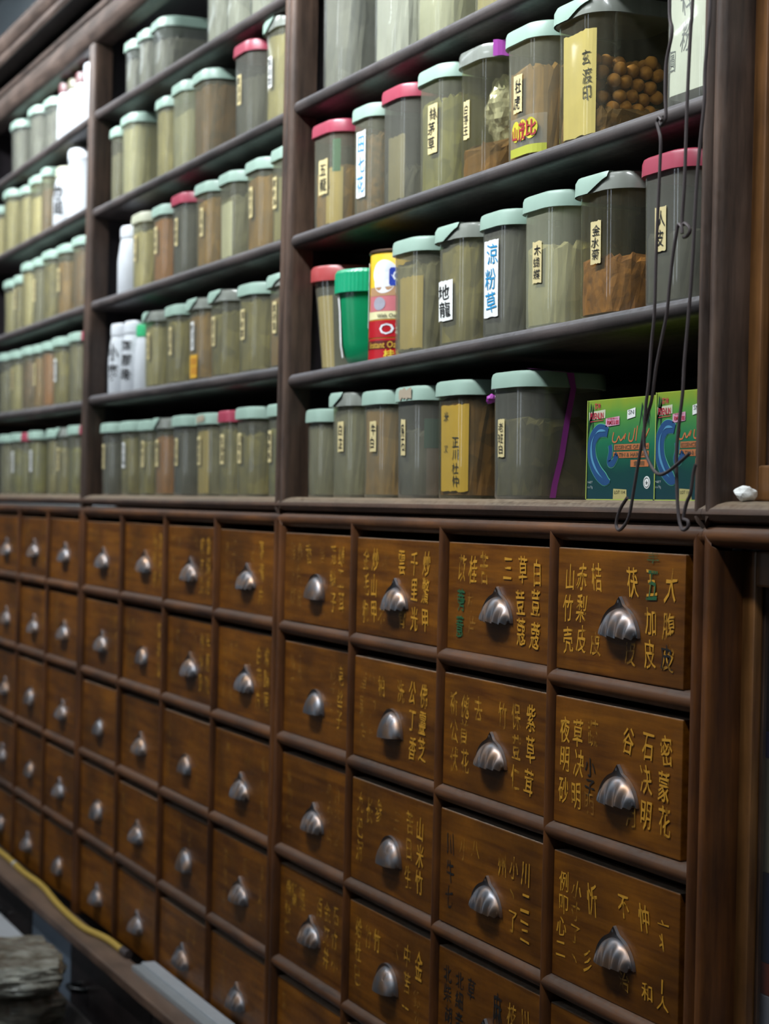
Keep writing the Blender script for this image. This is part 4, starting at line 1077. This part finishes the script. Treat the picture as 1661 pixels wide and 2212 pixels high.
def carton(X0, label, lift=0.0, wid=0.128, hgt=0.098):
    T = thing('medicine_carton', (X0, 0.015, CB+ZO), label, 'box', 'green essence cartons')
    b = MB(); b.box(0, wid, 0, 0.062, 0, hgt, 0.0008); b.build('box', M_CARTON, T)
    sx = wid/0.128; y = -0.0003
    def L(name, G, m, k=1): return flat_letters(name, G, m, T, y*k)
    G = ([], []); put(G, 'PUENLIN', 0.019*sx, 0.0805, 0.026*sx, 0.0062, 0.02); poly2(G, [(0.006*sx, 0.0755), (0.032*sx, 0.0765), (0.032*sx, 0.0758), (0.006*sx, 0.0748)]); put(G, '普林', 0.020*sx, 0.090, 0.012, 0.006, 0.01); L('brand_lettering', G, M_PRED, 2)
    G = ([], []); poly2(G, [(0.003*sx, 0.0765), (0.035*sx, 0.0782), (0.035*sx, 0.0862), (0.003*sx, 0.0845)]); L('brand_panel', G, plain('print_pale', (0.55, 0.58, 0.42), 0.4), 1)
    G = ([], []); poly2(G, [(0.0365*sx, 0.0695), (0.063*sx, 0.0710), (0.063*sx, 0.0790), (0.0365*sx, 0.0775)]); st = L('price_sticker', G, M_PINKST, 2)
    G = ([], []); put(G, 'RM33.00', 0.051*sx, 0.0735, 0.022*sx, 0.0042, 0.02); put(G, '中國藥行', 0.050*sx, 0.0772, 0.02*sx, 0.0018, 0.0); flat_letters('lettering', G, M_PRED, st, y*3)
    G = ([], []); poly2(G, [(0.0775*sx, 0.0755), (0.0925*sx, 0.0775), (0.0925*sx, 0.0860), (0.0775*sx, 0.0840)]); st = L('white_sticker', G, M_PAPERW, 2)
    G = ([], []); put(G, 'SN', 0.085*sx, 0.082, 0.010*sx, 0.004); flat_letters('lettering', G, plain('pencil', (0.1, 0.12, 0.12), 0.6), st, y*3)
    # curled catfish with pale outline
    fish = spline([(0.041, 0.064, 0), (0.034, 0.066, 0), (0.022, 0.0655, 0), (0.012, 0.058, 0), (0.0095, 0.048, 0), (0.013, 0.037, 0), (0.024, 0.026, 0), (0.038, 0.019, 0), (0.047, 0.0175, 0)], 7)
    fp = [(p.x*sx, p.y) for p in fish]
    def fw(t): return 0.0042+0.0040*math.sin(min(1, t*1.05)*math.pi)**0.7*(0.6+0.6*t)-0.0030*max(0, t-0.85)/0.15
    tail = [(p.x*sx, p.y) for p in spline([(0.046, 0.052, 0), (0.047, 0.045, 0), (0.044, 0.036, 0), (0.052, 0.035, 0), (0.060, 0.043, 0)], 6)]
    G = ([], []); ribbon2(G, fp, lambda t: fw(t)+0.0007); ribbon2(G, tail, 0.0042); L('fish_outline', G, M_OUT, 1)
    G = ([], []); ribbon2(G, fp, fw); ribbon2(G, tail, 0.0034); L('fish_picture', G, M_FISH, 2)
    G = ([], []); ribbon2(G, fp[18:48], lambda t: 0.0018*math.sin(t*math.pi)); ribbon2(G, fp[4:18], lambda t: 0.0012*math.sin(t*math.pi)); L('fish_picture', G, M_FISHL, 3)
    # script heading and orange bands
    G = ([], [])
    for pts in ([(0.052, 0.064), (0.050, 0.056), (0.057, 0.055), (0.062, 0.060), (0.066, 0.056), (0.075, 0.062), (0.072, 0.057)], [(0.082, 0.063), (0.081, 0.056), (0.088, 0.056), (0.092, 0.067)], [(0.094, 0.055), (0.0965, 0.069)], [(0.105, 0.064), (0.112, 0.060), (0.108, 0.054), (0.118, 0.066)]):
        ribbon2(G, [(p.x*sx, p.y) for p in spline([(a, b2, 0) for a, b2 in pts], 5)], 0.0008)
    L('script_lettering', G, M_COR, 1)
    G = ([], [])
    for x0, x1, za, zb_ in ((0.0535, 0.118, 0.0470, 0.0525), (0.0520, 0.118, 0.0395, 0.0455), (0.085, 0.118, 0.0310, 0.0375)): poly2(G, [(x0*sx, za), (x1*sx, za), (x1*sx, zb_), (x0*sx, zb_)])
    L('orange_band', G, plain('print_orange_band', (0.48, 0.16, 0.055), 0.4), 1)
    G = ([], []); put(G, 'ESSENCE OF FISH', 0.086*sx, 0.0497, 0.061*sx, 0.0036, 0.01); put(G, 'PATIN & HARUAN', 0.085*sx, 0.0425, 0.062*sx, 0.0038, 0.01); put(G, '鱼精', 0.101*sx, 0.0343, 0.020*sx, 0.0044, 0.01); L('band_lettering', G, plain('print_band_ink', (0.16, 0.10, 0.05), 0.4), 2)
    # halal roundel, foot label, edge lines
    G = ([], []); poly2(G, [(0.1155*sx+0.0062*math.cos(2*math.pi*i/28), 0.0165+0.0058*math.sin(2*math.pi*i/28)) for i in range(28)]); L('roundel', G, M_PAPERW, 1)
    G = ([], []); ribbon2(G, [(0.1155*sx+0.0046*math.cos(2*math.pi*i/24), 0.0165+0.0043*math.sin(2*math.pi*i/24)) for i in range(25)], 0.0003); put(G, '★', 0.1155*sx, 0.0165, 0.005, 0.005); L('roundel_mark', G, plain('pencil', (0.1, 0.12, 0.12), 0.6), 2)
    G = ([], []); poly2(G, [(0.053*sx, 0.0005), (0.079*sx, 0.0005), (0.0785*sx, 0.0100), (0.0535*sx, 0.0108)]); st = L('tan_sticker', G, M_TAN, 1)
    G = ([], []); put(G, 'LOT 114', 0.066*sx, 0.0075, 0.020*sx, 0.003); flat_letters('lettering', G, M_INK, st, y*2)
    G = ([], []); poly2(G, [(0, 0), (wid, 0), (wid, 0.0009), (0, 0.0009)]); poly2(G, [(0, 0), (0.0016, 0), (0.0016, hgt), (0, hgt)]); L('edge_line', G, M_LIME, 3)
    G = ([], []); rr = random.Random(8)
    for i in range(16):
        cx = rr.choice((0.006, 0.010, 0.104, 0.110, 0.116, 0.122))*sx; top = hgt-rr.uniform(0.001, 0.02)
        poly2(G, [(cx, top), (cx+0.0022, top-0.004), (cx+rr.uniform(-.006, .006), top-rr.uniform(0.012, 0.026))])
    L('bamboo_leaves', G, M_LEAF, 1)
    G = ([], []); put(G, '6 x 70g', 0.008*sx, 0.012, 0.010, 0.003); put(G, 'NET', 0.008*sx, 0.017, 0.010, 0.002); L('small_print', G, plain('print_grey', (0.4, 0.45, 0.45), 0.5), 1)
    return T
carton(0.8440, 'green fish essence carton, left one of the pair, beside the ribboned jar', hgt=0.096)
carton(0.9735, 'green fish essence carton, right one of the pair, tight against the right post', hgt=0.098, wid=0.1045)

# ------------------------------------------------------------------ hanging hook wires
def hang(name, pts, label, y0=-0.0545, dy=0.0, up=True, r=0.0015):
    P = [(x, y0+dy*i, z+ZO) for i, (x, z) in enumerate(pts)]
    if up:
        x, y, z = P[0]; P = [(x+0.012, y, 0.972+ZO), (x+0.010, y, 0.80+ZO), (x+0.004, y, 0.60+ZO)]+P
    b = MB(); b.tube(spline(P, 6), r, 8)
    o = b.build(name, M_WIRE, None, smooth=True)
    return tag(o, label, 'wire', 'wire hooks hanging before the right post')
hang('wire_hook', [(1.0985, .4708), (1.1034, .4434), (1.0947, .4192), (1.0936, .393), (1.0951, .3745), (1.0923, .3703), (1.0879, .3672), (1.0832, .3719), (1.0884, .3745)], 'leftmost dark wire from above, ending in a small eye at second shelf', dy=0.0003)
hang('wire_hook', [(1.0953, .3698), (1.0907, .3733), (1.0863, .3706), (1.0888, .3639), (1.0923, .354), (1.0916, .3343), (1.0891, .2887), (1.0875, .255), (1.0864, .2102), (1.0822, .1839), (1.0783, .1505), (1.0738, .1303), (1.0719, .1032), (1.0739, .0925), (1.0853, .0791), (1.0969, .0735), (1.111, .0761), (1.1284, .0836), (1.1432, .0906)],
     'dark wire hooked through the eye, its end bent up across the green cartons', -0.0575, 0.0003, False)
hang('wire_hook', [(1.1274, .4642), (1.1249, .4389), (1.1219, .3878), (1.1205, .3364), (1.1194, .3109), (1.1169, .2825), (1.1214, .2812), (1.1274, .2774), (1.1283, .2735), (1.1233, .2702), (1.1182, .2701)], 'middle dark wire from above, ending in a ring before the red-lidded jar', -0.0495, 0.0002)
hang('wire_hook', [(1.124, .2721), (1.1222, .278), (1.117, .2802), (1.1137, .2725), (1.1085, .2546), (1.1037, .2289), (1.1004, .209), (1.0934, .1898), (1.0839, .1635), (1.0774, .1368), (1.0688, .121), (1.0584, .09), (1.0501, .0627), (1.0439, .0423), (1.0375, .0326), (1.0252, .0256), (1.0188, .0307), (1.0244, .0433), (1.0365, .0539)],
     'dark wire hung from the ring, lower loop hanging furthest left over the counter edge', -0.0525, 0.0002, False)
hang('wire_hook', [(1.1519, .4587), (1.1494, .4336), (1.1457, .4027), (1.1458, .3771), (1.141, .3461), (1.1366, .3085), (1.1337, .2588), (1.1305, .2199), (1.124, .1677), (1.1222, .1414), (1.1175, .1156), (1.1145, .0891), (1.1171, .0561), (1.1209, .0366), (1.1271, .0279), (1.135, .0301), (1.1348, .0352), (1.1282, .037), (1.1294, .0432), (1.1327, .0508), (1.1385, .0588), (1.1415, .0732), (1.1451, .0815)],
     'rightmost dark wire from above, one long piece with a curled lower hook', -0.0475)

# ------------------------------------------------------------------ glazed display cabinet to the right
DX0, DX1 = POST[3]+0.016, 1.95
T = thing('display_cabinet', ((DX0+DX1)/2, 0, 0), 'brown glazed display cabinet adjoining the right post, mostly cut off by the frame', 'cabinet')
ox = (DX0+DX1)/2
def dpart(name, x0, x1, y0, y1, z0, z1, m, bev=0.001):
    b = MB(); b.box(x0-ox, x1-ox, y0, y1, z0+ZO, z1+ZO, bev); return b.build(name, m, T)
dpart('side_panel', DX0-0.0075, DX0-0.0005, 0.030, 0.36, RZ[5], 0.030, M_CARC, 0) 
pr = [(0.34, CB), (0.013, CB), (0.006, CB-0.0008), (-0.001, CB-0.0030), (-0.006, CB-0.0070), (-0.0075, CB-0.0115), (-0.005, CB-0.0165), (0.002, CB-0.0190), (0.34, CB-0.0190)]
m = MB(); m.sweep(pr, 'X', POST[3]+0.0005-ox, DX1-ox, z0=ZO, z1=ZO); m.build('counter_board', M_COUNTER, T, smooth=True)
m = MB(); m.sweep(rail, 'X', POST[3]+0.0005-ox, DX1-ox, z0=RZ[0]+ZO, z1=RZ[0]+ZO); m.build('rail', M_RAIL, T, smooth=True)
M_GLASS = plastic_body('window_glass', (0.90, 0.92, 0.92), (0.3, 0.3, 0.3), 0.03, 0.05, 0.02)
for (za, zb_, nm_) in ((-0.70, 0.011, 'lower'), (0.053, 0.96, 'upper')):
    d = dpart('door', DX0-0.003, DX0+0.020, 0.0255, 0.034, za, zb_, M_DOORWOOD, 0.002)
    d['label'] = '%s door left stile' % nm_
    b = MB(); b.box(DX0+0.020-ox, DX1-ox, 0.0255, 0.034, zb_-0.030+ZO, zb_+ZO, 0.002); b.build('door_rail', M_DOORWOOD, d)
    b = MB(); b.box(DX0+0.020-ox, DX1-ox, 0.0255, 0.034, za+ZO, za+0.03+ZO, 0.002); b.build('door_rail', M_DOORWOOD, d)
    b = MB(); b.box(DX0+0.016-ox, DX0+0.0235-ox, 0.034, 0.037, za+0.03+ZO, zb_-0.03+ZO); b.build('door_bead', M_POST, d)
    b = MB(); b.box(DX0+0.0235-ox, DX1-ox, 0.0342, 0.0368, za+0.03+ZO, zb_-0.03+ZO); b.build('glass_pane', M_GLASS, d)
dpart('back_panel', DX0, DX1, 0.35, 0.36, RZ[5], 0.96, plain('pale_backing', (0.45, 0.40, 0.32), 0.7), 0)
for z in (-0.52, 0.23, 0.45): dpart('shelf', DX0+0.001, DX1, 0.044, 0.345, z-0.012, z, M_POST, 0.001)
def box_item(x0, x1, y0, y1, z0, z1, m, name, label, txt=None, tm=None, band=None):
    T2 = thing(name, ((x0+x1)/2, y0, z0+ZO), label, 'box')
    b = MB(); b.box(-(x1-x0)/2, (x1-x0)/2, 0, y1-y0, 0, z1-z0, 0.001); b.build('carton', m, T2)
    if band:
        b = MB(); b.box(-(x1-x0)/2-0.0004, (x1-x0)/2+0.0004, -0.0006, y1-y0+0.0004, (z1-z0)*0.74, z1-z0+0.0004); b.build('band', band, T2)
    if txt:
        G = ([], []); hh = (z1-z0)
        for i, s in enumerate(txt): put(G, s, -0.004, hh*(0.62-0.14*i), (x1-x0)*0.6, hh*0.07, 0.01)
        flat_letters('lettering', G, tm, T2, -0.0008)
box_item(1.107, 1.26, 0.047, 0.12, -0.52, -0.365, plain('white_carton', (0.55, 0.53, 0.62), 0.5), 'medicine_box', 'white box with green print, lowest of the stack behind the right glass door', ['ZK', '保济', 'PILLS', '丸'], plain('green_print', (0.03, 0.22, 0.12), 0.5))
box_item(1.108, 1.26, 0.047, 0.12, -0.3648, -0.338, plain('red_carton', (0.40, 0.06, 0.03), 0.4), 'medicine_box', 'flat red and orange box on the white box behind the right glass door')
box_item(1.110, 1.26, 0.047, 0.12, -0.3378, -0.262, plain('navy_carton', (0.02, 0.05, 0.14), 0.5), 'medicine_box', 'dark blue box in the middle of the stack behind the right glass door')
box_item(1.108, 1.26, 0.047, 0.12, -0.2618, -0.165, plain('beige_carton', (0.50, 0.43, 0.32), 0.6), 'medicine_box', 'beige box above the dark blue box behind the right glass door')
box_item(1.108, 1.26, 0.047, 0.12, -0.1648, -0.143, plain('blue_carton', (0.03, 0.05, 0.30), 0.5), 'medicine_box', 'bright blue box, topmost of the stack behind the right glass door')
# scrap of crumpled paper on the counter
bm = bmesh.new(); bmesh.ops.create_icosphere(bm, subdivisions=3, radius=0.0085)
for v in bm.verts: v.co = Vector((v.co.x*1.2, v.co.y, v.co.z*0.75))*(1+0.3*noise.noise(v.co*170))
zmin = min(v.co.z for v in bm.verts)
vs = [v.co-Vector((0, 0, zmin)) for v in bm.verts]; fs = [tuple(q.index for q in f.verts) for f in bm.faces]; bm.free()
o = obj('crumpled_paper', vs, fs, M_PAPERW, None, (1.128, 0.012, CB-0.0005+ZO)); tag(o, 'scrap of crumpled white paper on the counter right of the post', 'paper')

# ------------------------------------------------------------------ ledge and base cupboards at lower left
LZ = -0.7034
T = thing('base_cupboard', (-0.5, 0, 0), 'low base cupboard under the drawers with a projecting brown wooden ledge', 'cabinet')
b = MB(); b.box(-2.2+0.5, 1.1+0.5, -0.073, -0.026, LZ-0.0165+ZO, LZ+ZO, 0.003); b.build('ledge_board', M_LEDGE, T)
b = MB(); b.box(-2.2+0.5, 1.1+0.5, -0.027, -0.0005, LZ-0.045+ZO, LZ-0.040+ZO); b.build('slot_floor', M_BASE, T)
b = MB(); b.box(-2.2+0.5, 1.1+0.5, -0.040, 0.34, 0.0, LZ-0.046+ZO); b.build('carcass', M_BASE, T)
M_REFLECTION = plain('blue_grey_paint', (0.17, 0.21, 0.26), 0.4)  # bluish daylight reflection put into the colour of some dark fronts
xs = [-2.19, -1.67, -1.17, -0.865, -0.36, 0.15, 0.62, 1.09]
for i in range(7):
    for j, (za, zb_) in enumerate(((LZ-0.135, LZ-0.024), (LZ-0.40, LZ-0.139), (-1.44, LZ-0.404))):
        m_ = M_REFLECTION if i == 2 or (i == 1 and j == 2) else M_BASE
        x0, x1 = xs[i]+0.003, xs[i+1]-0.003
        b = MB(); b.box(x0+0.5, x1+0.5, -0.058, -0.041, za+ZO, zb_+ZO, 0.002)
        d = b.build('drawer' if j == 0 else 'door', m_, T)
        if m_ is M_REFLECTION: d['label'] = 'blue-grey painted front'
        if j < 2:
            hx = (x0+x1)/2+0.5 if i != 3 else -0.80+0.5+0.03
            b = MB(); zc = (za+zb_)/2-0.004 if j == 0 else zb_-0.06
            b.tube([(hx-0.022, -0.058, zc+ZO), (hx-0.021, -0.070, zc+ZO), (hx-0.016, -0.080, zc+ZO), (hx+0.016, -0.080, zc+ZO), (hx+0.021, -0.070, zc+ZO), (hx+0.022, -0.058, zc+ZO)], 0.006, 10)
            b.build('handle', plain('black_knob', (0.012, 0.013, 0.014), 0.2, 0.3), d, smooth=True)
# yellow hose lying on the ledge
M_HOSE = plain('yellow_hose', (0.50, 0.33, 0.06), 0.45)
P = [(-2.10, -0.036), (-1.64, -0.030), (-1.497, -0.030), (-1.36, -0.033), (-1.215, -0.030), (-1.05, -0.041), (-0.932, -0.046), (-0.82, -0.046), (-0.760, -0.036), (-0.71, -0.030), (-0.632, -0.029)]
b = MB(); b.tube(spline([(x, y, LZ+ZO+0.0062) for x, y in P], 6), 0.0058, 12)
T = b.build('yellow_hose', M_HOSE, None, smooth=True); tag(T, 'yellow rubber hose lying along the brown wooden ledge', 'hose')
b = MB(); b.tube([(-0.634, -0.029, LZ+ZO+0.0068), (-0.600, -0.028, LZ+ZO+0.0068)], 0.0066, 12); b.build('dark_end', M_WIRE, T, smooth=True)
b = MB(); b.tube([(-1.46, -0.0305, LZ+ZO+0.0062), (-1.445, -0.031, LZ+ZO+0.0062)], 0.0064, 12); b.build('white_tape', M_WHITE, T, smooth=True)
# grey trunking
M_TRUNK = plain('grey_plastic_trunk', (0.30, 0.32, 0.33), 0.4)
T = thing('cable_trunking', (-0.1, -0.025, LZ+ZO), 'grey plastic cable trunking strip fixed along the wooden ledge', 'trunking')
m = MB(); m.box(-0.42, 1.1, -0.020, 0.020, 0, 0.009, 0.0012); m.build('base', M_TRUNK, T)
m = MB(); m.box(-0.42, 1.1, -0.004, 0.018, 0.009, 0.0125, 0.001); m.build('cover', plain('light_trunk', (0.42, 0.44, 0.46), 0.35), T)

# ------------------------------------------------------------------ bagged goods on a low stool in front
def bag(loc, size, seed, rz, label):
    bm = bmesh.new(); bmesh.ops.create_cube(bm, size=2); bmesh.ops.subdivide_edges(bm, edges=list(bm.edges), cuts=21, use_grid_fill=True)
    for v in bm.verts:
        p = v.co.copy(); q = Vector((abs(p.x)**5, abs(p.y)**5, abs(p.z)**3)); 
        nrm = p.normalized()
        s = p.lerp(nrm*1.25, 0.42)
        wv = 0.16*noise.noise(p*1.6+Vector((seed, 0, 0)))+0.08*noise.noise(p*4.2+Vector((0, seed, 0)))+0.035*noise.noise(Vector((p.x*3, p.y*3, p.z*14+seed)))
        s = s*(1+wv*0.6)
        v.co = Vector((s.x*size[0], s.y*size[1], s.z*size[2]))
    zmin = min(v.co.z for v in bm.verts)
    vs = [v.co-Vector((0, 0, zmin)) for v in bm.verts]; fs = [tuple(q.index for q in f.verts) for f in bm.faces]; bm.free()
    m_, n, l, p = None, None, None, None
    if 'bag_plastic' not in MATS:
        m_, n, l, p = mat('bag_plastic')
        t = n.new('ShaderNodeTexNoise'); t.inputs['Scale'].default_value = 26; t.inputs['Detail'].default_value = 7
        co = n.new('ShaderNodeTexCoord'); l.new(co.outputs['Object'], t.inputs['Vector'])
        r = n.new('ShaderNodeValToRGB'); r.color_ramp.elements[0].position = 0.35; r.color_ramp.elements[1].position = 0.7
        r.color_ramp.elements[0].color = (0.17, 0.165, 0.125, 1); r.color_ramp.elements[1].color = (0.66, 0.67, 0.58, 1)
        l.new(t.outputs['Fac'], r.inputs[0]); l.new(r.outputs[0], p.inputs['Base Color'])
        p.inputs['Roughness'].default_value = 0.22; p.inputs['Coat Weight'].default_value = 0.8; p.inputs['Coat Roughness'].default_value = 0.1
        t2 = n.new('ShaderNodeTexNoise'); t2.inputs['Scale'].default_value = 14; t2.inputs['Detail'].default_value = 3; t2.inputs['Distortion'].default_value = 2; l.new(co.outputs['Object'], t2.inputs['Vector'])
        bp = n.new('ShaderNodeBump'); bp.inputs['Strength'].default_value = 0.6; bp.inputs['Distance'].default_value = 0.01; l.new(t2.outputs['Fac'], bp.inputs['Height']); l.new(bp.outputs[0], p.inputs['Normal'])
        MATS['bag_plastic'] = m_
    o = obj('filled_bag', vs, fs, MATS['bag_plastic'], None, loc, smooth=True); o.rotation_euler = (0, 0, rz)
    me = o.data; me.polygons.foreach_set('use_smooth', [True]*len(me.polygons))
    return tag(o, label, 'bag', 'filled plastic bags stacked at lower left')
STZ = 0.64
T = thing('low_table', (-0.68, -0.25, 0), 'low dark table under the stacked bags at lower left', 'table')
b = MB(); b.box(-0.22, 0.20, -0.14, 0.17, STZ-0.03, STZ, 0.004); b.build('table_top', M_BASE, T)
for sx in (-0.18, 0.16):
    for sy in (-0.11, 0.11):
        b = MB(); b.box(sx-0.02, sx+0.02, sy-0.02, sy+0.02, 0, STZ-0.03); b.build('leg', M_BASE, T)
bag((-0.69, -0.235, STZ+0.0005), (0.112, 0.098, 0.030), 3.1, 0.1, 'lower grey-green plastic bag of goods, squashed under another bag')
bag((-0.68, -0.235, STZ+0.060), (0.122, 0.104, 0.0255), 8.7, -0.1, 'upper grey-green plastic bag of goods, topmost of the stack')
b = MB(); b.box(-1.20, -0.98, -0.30, -0.113, 0.0, 0.711, 0.006); o = b.build('white_carton', M_WHITE, None); tag(o, 'white carton standing behind the stacked plastic bags at lower left', 'box')
